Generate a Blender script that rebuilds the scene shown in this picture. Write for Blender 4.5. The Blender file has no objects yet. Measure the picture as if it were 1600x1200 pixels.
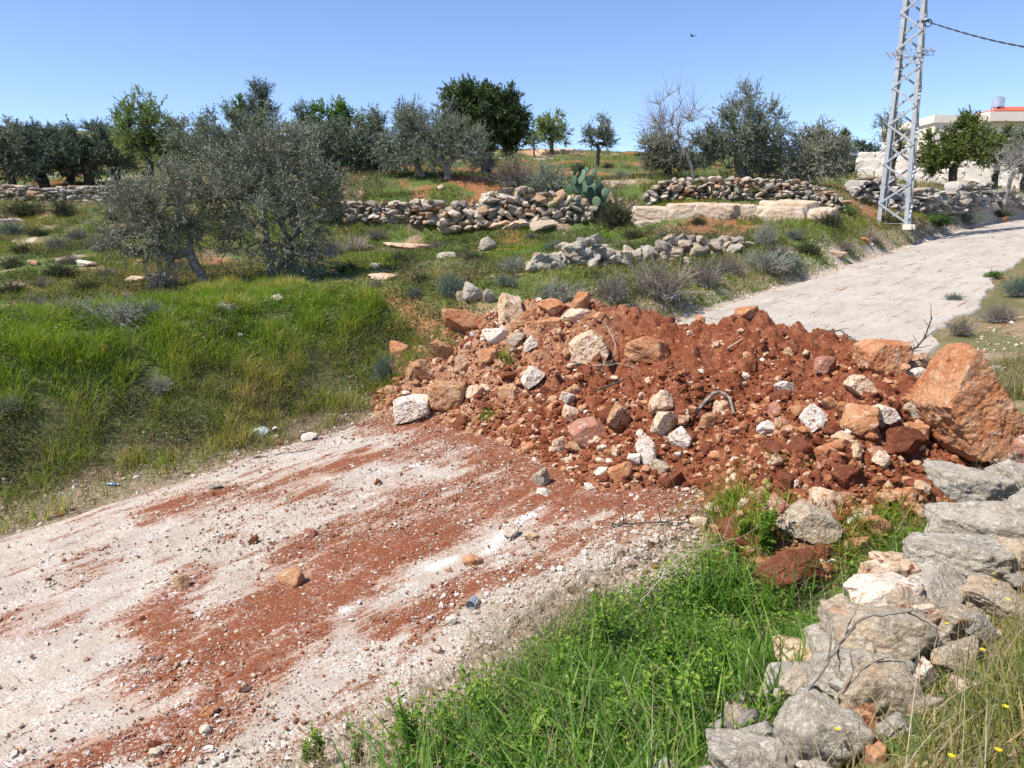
import bpy, bmesh, math
import numpy as np
from math import radians, sin, cos, tan, pi

# ------------------------------------------------------------------ camera, world, sun, exposure
SC = bpy.context.scene
PITCH = radians(11.5); FPX = 1209.0; EYE = 3.0
cam_data = bpy.data.cameras.new('camera'); cam = bpy.data.objects.new('camera', cam_data)
SC.collection.objects.link(cam); SC.camera = cam
cam.location = (0, 0, EYE); cam.rotation_euler = (radians(90) - PITCH, 0, 0)
cam_data.sensor_width = 36; cam_data.lens = FPX / 1600 * 36; cam_data.clip_end = 3000; cam_data.clip_start = 0.05

SUN_EL = radians(56); SUN_FROM = np.array([-1.0, -0.42]); SUN_FROM /= np.linalg.norm(SUN_FROM)
world = bpy.data.worlds.new('World'); SC.world = world; world.use_nodes = True
wn = world.node_tree.nodes; wl = world.node_tree.links
sky = wn.new('ShaderNodeTexSky'); sky.sky_type = 'NISHITA'; sky.sun_disc = False
sky.sun_elevation = SUN_EL; sky.sun_rotation = math.atan2(SUN_FROM[0], SUN_FROM[1])
sky.air_density = 0.85; sky.dust_density = 0.0; sky.ozone_density = 2.2; sky.altitude = 1500
tint = wn.new('ShaderNodeMix'); tint.data_type = 'RGBA'; tint.blend_type = 'MULTIPLY'; tint.inputs[0].default_value = 1; tint.inputs[7].default_value = (.98, .97, 1.08, 1)
wl.new(sky.outputs[0], tint.inputs[6]); wl.new(tint.outputs[2], wn['Background'].inputs[0]); wn['Background'].inputs[1].default_value = 0.142
sd = bpy.data.lights.new('sun', 'SUN'); sd.energy = 4.9; sd.angle = radians(0.55); sd.color = (1, 0.95, 0.87)
sun = bpy.data.objects.new('sun', sd); SC.collection.objects.link(sun)
sun.location = (-20, -3, 30)
sun.rotation_euler = (radians(90) - SUN_EL, 0, math.atan2(SUN_FROM[1], SUN_FROM[0]) + pi / 2)
SC.view_settings.view_transform = 'Standard'; SC.view_settings.look = 'None'
SC.view_settings.gamma = 1.0; SC.view_settings.exposure = 0.5
SC.cycles.max_bounces = 6; SC.cycles.diffuse_bounces = 3; SC.cycles.transparent_max_bounces = 8
SC.cycles.use_denoising = True

# ------------------------------------------------------------------ noise and geometry helpers
def _hash(ix, iy, iz, seed):
    h = (ix.astype(np.int64) * 374761393 + iy.astype(np.int64) * 668265263 + iz.astype(np.int64) * 2147483647 + seed * 144665) & 0x7fffffff
    h = ((h ^ (h >> 13)) * 1274126177) & 0x7fffffff
    h = ((h ^ (h >> 15)) * 668265263) & 0x7fffffff
    return ((h ^ (h >> 16)) & 0xffff) / 65535.0
def vn(p, seed=0):
    p = np.asarray(p, float); f = np.floor(p); t = p - f; t = t * t * (3 - 2 * t); i = f.astype(np.int64)
    r = 0
    for dx in (0, 1):
        for dy in (0, 1):
            for dz in (0, 1):
                w = (t[..., 0] if dx else 1 - t[..., 0]) * (t[..., 1] if dy else 1 - t[..., 1]) * (t[..., 2] if dz else 1 - t[..., 2])
                r = r + w * _hash(i[..., 0] + dx, i[..., 1] + dy, i[..., 2] + dz, seed)
    return r * 2 - 1
def fbm(p, octv=4, seed=0, gain=0.5):
    p = np.asarray(p, float); r = 0; a = 1
    for k in range(octv):
        r = r + a * vn(p * 2.03 ** k + 17.3 * k, seed + k); a *= gain
    return r
def fbm2(x, y, scale, octv=4, seed=0, gain=0.5):
    return fbm(np.stack([x * scale, y * scale, np.zeros_like(x) + seed * 0.37], -1), octv, seed, gain)
def sstep(a, b, x):
    t = np.clip((np.asarray(x, float) - a) / (b - a), 0, 1); return t * t * (3 - 2 * t)
def nrm(v): return v / np.maximum(np.linalg.norm(v, axis=-1, keepdims=True), 1e-9)

def ray(px, py):
    v = 600.0 - py
    return np.array([px - 800.0, FPX * cos(PITCH) + v * sin(PITCH), v * cos(PITCH) - FPX * sin(PITCH)])
def P(px, py, d):
    r = ray(px, py); return np.array([0, 0, EYE]) + r * (d / r[1])
U = np.array([0.712, 0.702]); U = U / np.linalg.norm(U); V = np.array([-U[1], U[0]])
def to_sl(x, y): return x * U[0] + y * U[1], x * V[0] + y * V[1]
def to_xy(s, l): return s * U[0] + l * V[0], s * U[1] + l * V[1]
def zroad(s):
    s = np.asarray(s, float)
    return 0.098 * np.minimum(s, 26) + np.where(s > 26, 0.098 * 14 * (1 - np.exp(-np.maximum(s - 26, 0) / 14)), 0)
LN, LF = 3.45, 8.25            # near and far edge of the road
def road_px(px, py):
    r = ray(px, py); a, b = to_sl(r[0], r[1]); t = EYE / (-r[2] + 0.098 * a); return a * t, b * t

# ------------------------------------------------------------------ terrain
ctrl = []
def cp(px, py, d): ctrl.append(P(px, py, d))
def cs(s, l, dz):
    x, y = to_xy(s, l); ctrl.append(np.array([x, y, float(zroad(s)) + dz]))
def cz(x, y, z): ctrl.append(np.array([x, y, z]))
for s in (-14, -9, -5, -2, 1, 4, 7, 10, 13, 17, 21, 25, 30, 36, 44):
    cs(s, 3.4 + (0 if s < 14 else 1.0), 0); cs(s, 8.4, 0)
for s in (-9, -5, -1, 3): cs(s, 2.2, .12); cs(s, 1.6, .3)
for s in (4.6, 5.6, 6.5, 8): cs(s, 2.5, -.10); cs(s, 1.9, -.06)
for s in (-5, -2, 1, 3, 5): cs(s, 0.6, 1.15 - 0.06 * max(s, 0)); cs(s, -2.5, 1.5)
cs(7, 0.7, .8); cs(9, 1.5, .35); cs(9, -0.5, .5); cs(13, 1.2, .25); cs(13, -2, .5); cs(18, 1.2, .2); cs(18, -3, .4); cs(25, 1, .2); cs(25, -4, .3)
cz(0, 0, 1.4); cz(-1.5, -2, 1.4); cz(3, -3, 1.6); cz(8, -4, 1.8)
for q in [(0,430,18),(0,380,23),(150,380,22),(300,400,21),(325,457,16),(450,448,16),(100,318,29),(0,305,33),(200,300,33),(-250,430,20),(-250,320,30),
          (600,430,16.5),(700,425,16.5),(620,398,20),(760,388,20.5),(900,400,18.5),(880,445,14.5),(1000,440,16),
          (560,366,25.3),(700,366,25.3),(880,374,24.2),(960,352,24.6),(460,372,25.3),(560,298,27),(700,300,26.6),(900,302,26.0),(460,298,27),
          (600,275,33),(750,280,33),(900,285,32),(850,236,60),(1000,243,60),(920,262,45),(700,235,65),(400,225,70),(200,208,75),(0,197,80),(-300,195,80),
          (400,270,40),(200,262,45),(0,270,45),(1050,356,23),(1200,358,22),(1290,362,21.6),(1040,322,24.6),(1200,330,23.8),(1300,345,23),
          (1050,298,25.6),(1200,298,25.4),(1300,302,25.4),(1398,350,24.4),(1480,342,27.2),(1480,302,29),(1580,322,31),(1590,302,32),(1380,300,29),
          (1150,270,40),(1300,264,45),(1450,291,40),(1590,293,40),(1300,246,70),(1450,252,75),(1600,245,80),(1750,240,90),
          (1150,425,18.2),(1300,388,21),(1060,395,19.5),(1180,388,20)]:
    cp(*q)
CT = np.array(ctrl)
def _phi(r2): return np.sqrt(r2 + 0.6 ** 2)
_A = _phi(((CT[:, None, :2] - CT[None, :, :2]) ** 2).sum(-1)); n_ = len(CT)
_M = np.zeros((n_ + 1, n_ + 1)); _M[:n_, :n_] = _A - np.eye(n_) * 0.05; _M[:n_, n_] = 1; _M[n_, :n_] = 1
_W = np.linalg.solve(_M, np.append(CT[:, 2], 0))
def rbf(x, y):
    sh = np.shape(x); x = np.ravel(x); y = np.ravel(y); out = np.empty(len(x))
    for a in range(0, len(x), 60000):
        r2 = (x[a:a+60000, None] - CT[None, :, 0]) ** 2 + (y[a:a+60000, None] - CT[None, :, 1]) ** 2
        out[a:a+60000] = _phi(r2) @ _W[:n_] + _W[n_]
    return out.reshape(sh)
def ground(x, y):
    x = np.asarray(x, float); y = np.asarray(y, float)
    s, l = to_sl(x, y); z = rbf(x, y)
    R = np.hypot(x, y); z = z + (3.0 - z) * sstep(85, 150, R)
    wob = 0.35 * fbm2(x, y, 0.45, 2, 5)
    zt = 1.56 + .045 * np.clip(s, -6, 9) + .10 * fbm2(x, y, .5, 2, 15); bw = sstep(8.8, 10.9, l + wob * .6) * (1 - sstep(13, 17, l)) * (1 - sstep(7.35, 7.8, s + wob))
    z = z + bw * np.clip(zt - z, -.4, 3) - .45 * sstep(7.35, 7.8, s + wob) * (1 - sstep(8.3, 9.5, s)) * sstep(8.9, 9.6, l) * (1 - sstep(11.5, 13.5, l))
    rough = sstep(8.7, 10.5, l) + sstep(2.9, 2.2, l)
    z = z + rough * (0.10 * fbm2(x, y, 0.55, 3, 11) + 0.035 * fbm2(x, y, 3.1, 3, 12)) * (0.6 + 0.8 * sstep(20, 60, R))
    zr = zroad(s); w = sstep(LN - .5, LN + .1, l) * (1 - sstep(LF + .1, LF + .6, l)) * (1 - sstep(60, 70, s))
    return z * (1 - w) + (zr - 0.05) * w
# dirt mound: crest and toe traced in road coordinates
SCREST = 8.1
def crest_pt(px, py):
    r = ray(px, py); a, b = to_sl(r[0], r[1]); t = SCREST / a; return b * t, EYE + r[2] * t - float(zroad(SCREST))
_c = np.array(sorted([crest_pt(*q) for q in [(655,545),(690,505),(740,492),(800,480),(850,482),(905,470),(970,488),(1020,512),(1060,504),(1110,500),(1170,486),(1215,498),(1250,514),(1290,530),(1350,545),(1440,575),(1500,640)]]))
_t = np.array(sorted([road_px(*q)[::-1] for q in [(600,655),(680,668),(745,690),(800,735),(870,765),(960,765),(1060,775),(1110,822),(1160,868),(1220,900),(1290,905),(1360,875),(1410,845),(1470,800)]]))
def mound_h(s, l):
    s = np.asarray(s, float); l = np.asarray(l, float)
    hc = np.interp(l, _c[:, 0], _c[:, 1]); st = np.interp(l, _t[:, 0], _t[:, 1])
    st = st + 0.22 * fbm2(l, s * .3, 1.6, 3, 31)
    f = (s - st) / (SCREST - st)
    prof = np.where(f < 1, np.sign(f) * np.abs(np.clip(f, -1, 1)) ** (0.92 - .42 * sstep(3.7, 2.9, l)), 1 - ((s - SCREST) / 1.5) ** 2 * 1.0)
    prof = np.maximum(prof, -0.35)
    side = sstep(0.9, 1.9, l + .15 * fbm2(s, l, 1.5, 2, 33)) * (1 - sstep(9.3, 10.6, l))
    h = hc * prof * side - 0.12 * (1 - side) - .05
    amp = np.clip(h * 2.2, 0.12, 1)
    d = np.abs(fbm2(s, l, 1.9, 2, 41)) * 0.20 - 0.07 + np.abs(fbm2(s, l, 5.0, 3, 42)) * 0.15 - .045 + np.abs(fbm2(s, l, 13, 3, 43)) * 0.055 - .01 + fbm2(s, l, 32, 2, 44) * .010
    return h + d * amp
def mound_z(x, y):
    s, l = to_sl(x, y); return zroad(s) + mound_h(s, l) - 0.03
def top(x, y):
    x = np.asarray(x, float); y = np.asarray(y, float); s, l = to_sl(x, y)
    g = ground(x, y); inr = (l > LN - .1) & (l < LF) & (s < 60)
    g = np.where(inr, zroad(s), g)
    m = (s > 3.5) & (s < 10) & (l > .5) & (l < 11)
    return np.where(m, np.maximum(g, mound_z(x, y)), g)
_T = 1.5 * (95 / 1.5) ** (np.arange(700) / 699.0)
def hit(px, py):
    r = ray(px, py); d = _T; x = r[0] / r[1] * d; y = d; z = EYE + r[2] / r[1] * d
    g = top(x, y) - z; k = np.argmax(g > 0)
    if g[k] <= 0: k = len(d) - 1
    if k == 0: dd = d[0]
    else: dd = d[k-1] + (d[k] - d[k-1]) * (-g[k-1]) / (g[k] - g[k-1] + 1e-9)
    return np.array([r[0] / r[1] * dd, dd, EYE + r[2] / r[1] * dd])
def mpp(p): return ((p[1]) * cos(PITCH) - (p[2] - EYE) * sin(PITCH)) / FPX * 0.97   # metres per photo pixel at p

# ------------------------------------------------------------------ mesh building
COL = SC.collection
def mesh(name, verts, faces, mat=None, smooth=False, attrs=None):
    verts = np.asarray(verts, np.float32).reshape(-1, 3)
    me = bpy.data.meshes.new(name)
    if isinstance(faces, list): groups = [np.asarray(f) for f in faces if len(f)]
    else: groups = [np.asarray(faces)]
    me.vertices.add(len(verts)); me.vertices.foreach_set('co', verts.ravel())
    loops = np.concatenate([g.ravel() for g in groups]).astype(np.int32)
    tot = np.concatenate([np.full(len(g), g.shape[1]) for g in groups]).astype(np.int32)
    start = np.concatenate([[0], np.cumsum(tot)[:-1]]).astype(np.int32)
    me.loops.add(len(loops)); me.loops.foreach_set('vertex_index', loops)
    me.polygons.add(len(tot)); me.polygons.foreach_set('loop_start', start); me.polygons.foreach_set('loop_total', tot)
    me.polygons.foreach_set('use_smooth', np.full(len(tot), smooth))
    if attrs:
        for k, a in attrs.items():
            a = np.asarray(a, np.float32)
            if a.ndim == 1:
                at = me.attributes.new(k, 'FLOAT', 'POINT'); at.data.foreach_set('value', a)
            else:
                if a.shape[1] == 3: a = np.concatenate([a, np.ones((len(a), 1), np.float32)], 1)
                at = me.attributes.new(k, 'FLOAT_COLOR', 'POINT'); at.data.foreach_set('color', a.ravel())
    me.update(calc_edges=True)
    if mat: me.materials.append(mat)
    return me
def link(name, me, parent=None, loc=None, **props):
    o = bpy.data.objects.new(name, me); COL.objects.link(o)
    if parent is not None: o.parent = parent
    if loc is not None: o.location = tuple(float(c) for c in loc)
    for k, v in props.items():
        if v is not None: o[k] = v
    return o
def empty(name, loc, label, category, group=None):
    return link(name, None, None, loc, label=label, category=category, group=group)
class Acc:
    """collects pieces into one mesh"""
    def __init__(s): s.v = []; s.f = {}; s.n = 0; s.a = []
    def add(s, v, f, a=None):
        v = np.asarray(v, float).reshape(-1, 3)
        for g in (f if isinstance(f, list) else [f]):
            g = np.asarray(g)
            if len(g): s.f.setdefault(g.shape[1], []).append(g + s.n)
        s.v.append(v); s.n += len(v)
        s.a.append(np.zeros(len(v)) if a is None else np.broadcast_to(a, (len(v),)))
    def mesh(s, name, mat, smooth=False, off=None):
        v = np.concatenate(s.v)
        if off is not None: v = v - np.asarray(off)
        return mesh(name, v, [np.concatenate(g) for g in s.f.values()], mat, smooth, {'rnd': np.concatenate(s.a)})
def box(c, size, rz=0, rng=None):
    x, y, z = np.array(size) / 2
    v = np.array([[a*x, b*y, cc*z] for a in (-1, 1) for b in (-1, 1) for cc in (-1, 1)])
    R = np.array([[cos(rz), -sin(rz), 0], [sin(rz), cos(rz), 0], [0, 0, 1]])
    return v @ R.T + np.array(c), np.array([[0,1,3,2],[4,6,7,5],[0,4,5,1],[2,3,7,6],[0,2,6,4],[1,5,7,3]])
def beam(a, b, w, h=None):
    """square bar between two points"""
    a = np.array(a, float); b = np.array(b, float); d = nrm(b - a); h = h or w
    up = np.array([0, 0, 1.0]) if abs(d[2]) < .9 else np.array([1.0, 0, 0])
    x = nrm(np.cross(d, up)) * w / 2; y = nrm(np.cross(x, d)) * h / 2
    v = [p + sx * x + sy * y for p in (a, b) for sx, sy in ((-1,-1),(1,-1),(1,1),(-1,1))]
    return np.array(v), np.array([[0,3,2,1],[4,5,6,7],[0,1,5,4],[1,2,6,5],[2,3,7,6],[3,0,4,7]])
def angle_bar(a, b, w, t, side):
    """L-section steel bar: two thin plates"""
    a = np.array(a, float); b = np.array(b, float); d = nrm(b - a)
    x = nrm(np.cross(d, np.array([side[1], -side[0], 0.0]))); y = nrm(np.cross(d, x)); out = []
    for p, q in ((x, y), (y, x)):
        v = [e + i * p * w + (j - 0.5) * q * t for e in (a, b) for i, j in ((0,0),(1,0),(1,1),(0,1))]
        out.append((np.array(v), np.array([[0,3,2,1],[4,5,6,7],[0,1,5,4],[1,2,6,5],[2,3,7,6],[3,0,4,7]])))
    return out
def tubes(Pn, R, sides=4):
    """Pn (m,n,3), R (m,n) -> verts, quads"""
    Pn = np.asarray(Pn, float); R = np.asarray(R, float); m, n, _ = Pn.shape
    D = np.gradient(Pn, axis=1); D = nrm(D)
    up = np.where(np.abs(D[..., 2:3]) < 0.9, np.array([0, 0, 1.0]), np.array([1.0, 0, 0]))
    X = nrm(np.cross(D, up)); Y = np.cross(X, D)
    th = np.arange(sides) * 2 * pi / sides
    v = Pn[:, :, None, :] + R[:, :, None, None] * (np.cos(th)[None, None, :, None] * X[:, :, None, :] + np.sin(th)[None, None, :, None] * Y[:, :, None, :])
    idx = np.arange(m * n * sides).reshape(m, n, sides)
    q = np.stack([idx[:, :-1, :], np.roll(idx, -1, 2)[:, :-1, :], np.roll(idx, -1, 2)[:, 1:, :], idx[:, 1:, :]], -1).reshape(-1, 4)
    return v.reshape(-1, 3), q
def leaves(C, D, L, W, rng, flat=0.5, droop=None):
    """rhombus leaves: centre-base C, direction D"""
    m = len(C); D = nrm(D); N = nrm(rng.normal(size=(m, 3)) * flat + np.array([0, 0, 1.0])); S = nrm(np.cross(D, N))
    N2 = np.cross(S, D)
    L = np.asarray(L).reshape(-1, 1); W = np.asarray(W).reshape(-1, 1)
    v = np.stack([C, C + D * L * .5 + S * W * .5 + N2 * L * .06, C + D * L, C + D * L * .5 - S * W * .5 + N2 * L * .06], 1)
    return v.reshape(-1, 3), np.arange(m * 4).reshape(m, 4)
def blades(B, Hh, W, rng, lean=0.45, seg=3, curl=1.0, dirn=None):
    """ribbon grass blades"""
    m = len(B); az = rng.uniform(0, 2 * pi, m)
    ld = np.stack([np.cos(az), np.sin(az)], 1)
    if dirn is not None: ld = nrm(ld + dirn)
    ln = np.abs(rng.normal(0, lean, m)) + 0.05
    t = np.linspace(0, 1, seg + 1)
    x = ln[:, None] * (0.35 * t + 0.65 * t ** 2 * curl) * Hh[:, None]
    z = Hh[:, None] * (t - 0.28 * np.clip(ln, 0, 1.4)[:, None] * t ** 2.2)
    c = np.stack([B[:, None, 0] + ld[:, None, 0] * x, B[:, None, 1] + ld[:, None, 1] * x, B[:, None, 2] + z], -1)
    fa = az + rng.normal(0, .9, m) + pi / 2; sd_ = np.stack([np.cos(fa), np.sin(fa), np.zeros(m)], -1)
    w = W[:, None] * 0.5 * np.clip(np.array([0.75, 1, 0.72, 0.12]) if seg == 3 else (np.array([1, 0.8, 0.12]) if seg == 2 else np.array([1, .12])), 0, 1)[None, :]
    v = np.stack([c - sd_[:, None] * w[..., None], c + sd_[:, None] * w[..., None]], 2)   # m,seg+1,2,3
    idx = np.arange(m * (seg + 1) * 2).reshape(m, seg + 1, 2)
    q = np.stack([idx[:, :-1, 0], idx[:, :-1, 1], idx[:, 1:, 1], idx[:, 1:, 0]], -1).reshape(-1, 4)
    return v.reshape(-1, 3), q
_ico = {}
def ico(sub):
    if sub not in _ico:
        bm = bmesh.new(); bmesh.ops.create_icosphere(bm, subdivisions=sub, radius=1)
        bm.verts.ensure_lookup_table()
        _ico[sub] = (nrm(np.array([v.co[:] for v in bm.verts])), np.array([[v.index for v in f.verts] for f in bm.faces])); bm.free()
    return _ico[sub]
def rock(rng, sub=4, size=(1, 1, 1), planes=11, rough=1.0, N=None, Hh=None, p=60):
    """angular stone: unit directions cut by planes, broken by noise; size = half extents"""
    d, f = ico(sub)
    if N is None:
        N = nrm(rng.normal(size=(planes, 3))); Hh = rng.uniform(0.52, .88, planes)
        N = np.concatenate([N, np.array([[1,0,0],[-1,0,0],[0,1,0],[0,-1,0],[0,0,1],[0,0,-1.0]])]); Hh = np.concatenate([Hh, np.full(6, 0.95)])
    k = np.clip(d @ N.T, 0, None) / Hh
    r = (k ** p).sum(1) ** (-1.0 / p)
    sd = int(rng.integers(1e6)); o = rng.uniform(0, 50, 3)
    q = d * r[:, None]
    r = r * (1 + rough * (0.035 * fbm(q * 1.7 + o, 3, sd) + 0.03 * fbm(q * 6 + o, 3, sd + 9) - 0.045 * np.clip(np.abs(fbm(q * 2.6 + o, 2, sd + 5)), 0, 1) ** .5 + (0.016 * fbm(q * 19 + o, 2, sd + 3) if sub > 4 else 0)))
    v = d * r[:, None]
    if N.shape[0] and Hh is not None:
        ext = np.abs(v).max(0); 
        v = v / ext
    return v * np.asarray(size), f
def rotm(a, b, c):
    ca, sa, cb, sb, cc, sc = cos(a), sin(a), cos(b), sin(b), cos(c), sin(c)
    return np.array([[cc,-sc,0],[sc,cc,0],[0,0,1]]) @ np.array([[cb,0,sb],[0,1,0],[-sb,0,cb]]) @ np.array([[1,0,0],[0,ca,-sa],[0,sa,ca]])

# ------------------------------------------------------------------ materials
def newmat(name):
    m = bpy.data.materials.new(name); m.use_nodes = True; nt = m.node_tree
    return m, nt, nt.nodes, nt.links, nt.nodes['Principled BSDF']
def noise(nt, scale, detail=4, rough=.55, vec=None, dist=0):
    n = nt.nodes.new('ShaderNodeTexNoise'); n.inputs['Scale'].default_value = scale; n.inputs['Detail'].default_value = detail
    n.inputs['Roughness'].default_value = rough; n.inputs['Distortion'].default_value = dist
    if vec is not None: nt.links.new(vec, n.inputs['Vector'])
    return n.outputs['Fac']
def ramp(nt, fac, stops):
    r = nt.nodes.new('ShaderNodeValToRGB'); e = r.color_ramp.elements
    while len(e) < len(stops): e.new(0.5)
    for k, (p, c) in enumerate(stops):
        e[k].position = p; e[k].color = (*c, 1) if len(c) == 3 else c
    nt.links.new(fac, r.inputs[0]); return r.outputs[0]
def mix(nt, fac, a, b, mode='MIX'):
    m = nt.nodes.new('ShaderNodeMix'); m.data_type = 'RGBA'; m.blend_type = mode
    for s, v in ((0, fac), (6, a), (7, b)):
        if isinstance(v, (int, float)): m.inputs[s].default_value = v
        elif isinstance(v, tuple): m.inputs[s].default_value = (*v, 1)
        else: nt.links.new(v, m.inputs[s])
    return m.outputs[2]
def math_(nt, op, a, b=0.0, clamp=False):
    m = nt.nodes.new('ShaderNodeMath'); m.operation = op; m.use_clamp = clamp
    for s, v in ((0, a), (1, b)):
        if isinstance(v, (int, float)): m.inputs[s].default_value = v
        else: nt.links.new(v, m.inputs[s])
    return m.outputs[0]
def thr(nt, fac, lo, hi):
    m = nt.nodes.new('ShaderNodeMapRange'); m.interpolation_type = 'SMOOTHSTEP'; nt.links.new(fac, m.inputs[0])
    m.inputs[1].default_value = lo; m.inputs[2].default_value = hi; return m.outputs[0]
def bump(nt, h, strength, dist, prev=None):
    b = nt.nodes.new('ShaderNodeBump'); b.inputs['Strength'].default_value = strength; b.inputs['Distance'].default_value = dist
    nt.links.new(h, b.inputs['Height'])
    if prev is not None: nt.links.new(prev, b.inputs['Normal'])
    return b.outputs[0]
def pos(nt): return nt.nodes.new('ShaderNodeNewGeometry').outputs['Position']
def attr(nt, name, out='Fac'):
    a = nt.nodes.new('ShaderNodeAttribute'); a.attribute_name = name; return a.outputs[out]
def voro(nt, scale, vec, feature='F1', out='Distance'):
    v = nt.nodes.new('ShaderNodeTexVoronoi'); v.feature = feature; v.inputs['Scale'].default_value = scale
    nt.links.new(vec, v.inputs['Vector']); return v.outputs[out]

def rockmat(name, c1, c2, c3, patch=4.0, stain=0.5, soil=(0.26, 0.085, 0.04), soilamt=0.5, bstr=0.7, lichen=None):
    """c1 main, c2 second tone, c3 stain patches; soil clings in patches"""
    m, nt, N, Lk, bs = newmat(name); p = pos(nt)
    oi = N.new('ShaderNodeObjectInfo').outputs['Random']; comb = N.new('ShaderNodeVectorMath'); comb.operation = 'ADD'
    cx = N.new('ShaderNodeCombineXYZ'); Lk.new(math_(nt, 'MULTIPLY', oi, 40.0), cx.inputs[0]); Lk.new(p, comb.inputs[0]); Lk.new(cx.outputs[0], comb.inputs[1]); p2 = comb.outputs[0]
    n1 = noise(nt, patch, 5, .6, p2, .4); n2 = noise(nt, patch * 4.3, 5, .65, p2); n3 = noise(nt, patch * 16, 5, .7, p2)
    c = mix(nt, thr(nt, n1, .38, .62), c1, c2)
    c = mix(nt, math_(nt, 'MULTIPLY', thr(nt, n2, .62 - stain * .22, .75 - stain * .2), .85), c, c3)
    if lichen:
        n5 = noise(nt, patch * 7, 4, .7, p2, .8); c = mix(nt, thr(nt, n5, .52, .62), c, lichen)
    n4 = noise(nt, patch * 2.2, 6, .7, p2, 1.0)
    c = mix(nt, thr(nt, n4, .72 - soilamt * .3, .84 - soilamt * .3), c, soil)
    c = mix(nt, 0.75, c, ramp(nt, n3, [(0.25, (.55, .55, .55)), (.55, (1, 1, 1)), (.8, (1.18, 1.18, 1.15))]), 'MULTIPLY')
    h = math_(nt, 'ADD', n2, math_(nt, 'MULTIPLY', n3, .6))
    b = bump(nt, n1, .5, .06); b = bump(nt, h, bstr, .035, b); b = bump(nt, voro(nt, patch * 9, p2), .35, .012, b)
    Lk.new(c, bs.inputs['Base Color']); Lk.new(b, bs.inputs['Normal']); bs.inputs['Roughness'].default_value = .93; bs.inputs['Specular IOR Level'].default_value = .2
    return m
M = {}
SOIL = (0.20, 0.062, 0.029)
M['white'] = rockmat('white_limestone', (.80, .72, .61), (.70, .57, .44), (.48, .27, .15), 5, .35, SOIL, .62)
M['cream'] = rockmat('cream_limestone', (.64, .43, .26), (.72, .57, .42), (.40, .19, .09), 5, .45, SOIL, .62)
M['tan'] = rockmat('tan_limestone', (.48, .26, .13), (.56, .37, .22), (.30, .12, .055), 5, .5, SOIL, .7)
M['orange'] = rockmat('orange_limestone', (.44, .17, .07), (.50, .26, .13), (.60, .40, .27), 3.5, .45, SOIL, .45)
M['red'] = rockmat('red_soil_clod', (.25, .082, .040), (.21, .064, .031), (.34, .15, .08), 6, .5, SOIL, .6, 1.0)
M['pink'] = rockmat('pink_limestone', (.42, .20, .13), (.38, .17, .11), (.66, .55, .48), 3.2, .42, SOIL, .3)
M['grey'] = rockmat('weathered_grey_limestone', (.43, .37, .29), (.53, .465, .365), (.28, .24, .18), 4.5, .55, (.46, .30, .17), .4, .9, (.64, .585, .49))
M['greytan'] = rockmat('weathered_tan_limestone', (.54, .41, .27), (.42, .35, .26), (.32, .22, .13), 4.5, .5, (.50, .24, .11), .5, .9, (.64, .56, .44))

def wallmat(name, cols):
    """dry stone wall: colour of each stone from rnd"""
    m, nt, N, Lk, bs = newmat(name); p = pos(nt); r = attr(nt, 'rnd')
    rp = N.new('ShaderNodeValToRGB'); rp.color_ramp.interpolation = 'CONSTANT'; e = rp.color_ramp.elements
    while len(e) < len(cols): e.new(.5)
    for k, c in enumerate(cols): e[k].position = k / len(cols); e[k].color = (*c, 1)
    Lk.new(r, rp.inputs[0]); n2 = noise(nt, 9, 5, .7, p); n1 = noise(nt, 2.5, 4, .6, p)
    c = mix(nt, math_(nt, 'MULTIPLY', thr(nt, n1, .55, .72), .7), rp.outputs[0], (.42, .25, .15))
    c = mix(nt, .8, c, ramp(nt, n2, [(.3, (.5, .5, .5)), (.6, (1, 1, 1)), (.8, (1.15, 1.15, 1.1))]), 'MULTIPLY')
    Lk.new(c, bs.inputs['Base Color']); Lk.new(bump(nt, n2, .8, .06), bs.inputs['Normal']); bs.inputs['Roughness'].default_value = .95; bs.inputs['Specular IOR Level'].default_value = .15
    return m
M['wall_warm'] = wallmat('warm_wall_stone', [(.44,.35,.26),(.54,.46,.36),(.46,.29,.18),(.36,.32,.27),(.58,.49,.38),(.30,.27,.23)])
M['wall_grey'] = wallmat('grey_wall_stone', [(.36,.33,.28),(.46,.42,.36),(.30,.27,.23),(.52,.48,.42),(.40,.33,.25)])

def leafmat(name, c1, c2, transl=.3, rough=.5, spec=.3, c3=None):
    m, nt, N, Lk, bs = newmat(name); r = attr(nt, 'rnd')
    st = [(0, c1), (.75, c2)] + ([(1, c3)] if c3 else [])
    c = ramp(nt, r, st); Lk.new(c, bs.inputs['Base Color']); bs.inputs['Roughness'].default_value = rough; bs.inputs['Specular IOR Level'].default_value = spec
    if transl > 0:
        tr = N.new('ShaderNodeBsdfTranslucent'); Lk.new(mix(nt, 1.0, c, (1.1, 1.2, .55), 'MULTIPLY'), tr.inputs[0])
        ms = N.new('ShaderNodeMixShader'); ms.inputs[0].default_value = transl; Lk.new(bs.outputs[0], ms.inputs[1]); Lk.new(tr.outputs[0], ms.inputs[2]); Lk.new(ms.outputs[0], N['Material Output'].inputs[0])
    return m
M['olive'] = leafmat('olive_leaf', (0.136, 0.168, 0.096), (0.271, 0.310, 0.217), .08, .45, .4, (0.490, 0.512, 0.418))
M['olive_dark'] = leafmat('dark_olive_leaf', (0.076, 0.112, 0.074), (0.161, 0.202, 0.145), .12, .5, .3, (0.302, 0.343, 0.269))
M['olive_pale'] = leafmat('pale_olive_leaf', (0.204, 0.213, 0.144), (0.329, 0.336, 0.245), .15, .5, .35, (0.516, 0.504, 0.402))
M['yellowgreen'] = leafmat('yellow_green_leaf', (0.153, 0.207, 0.064), (0.306, 0.365, 0.129), .3, .5, .3, (0.459, 0.508, 0.301))
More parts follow.
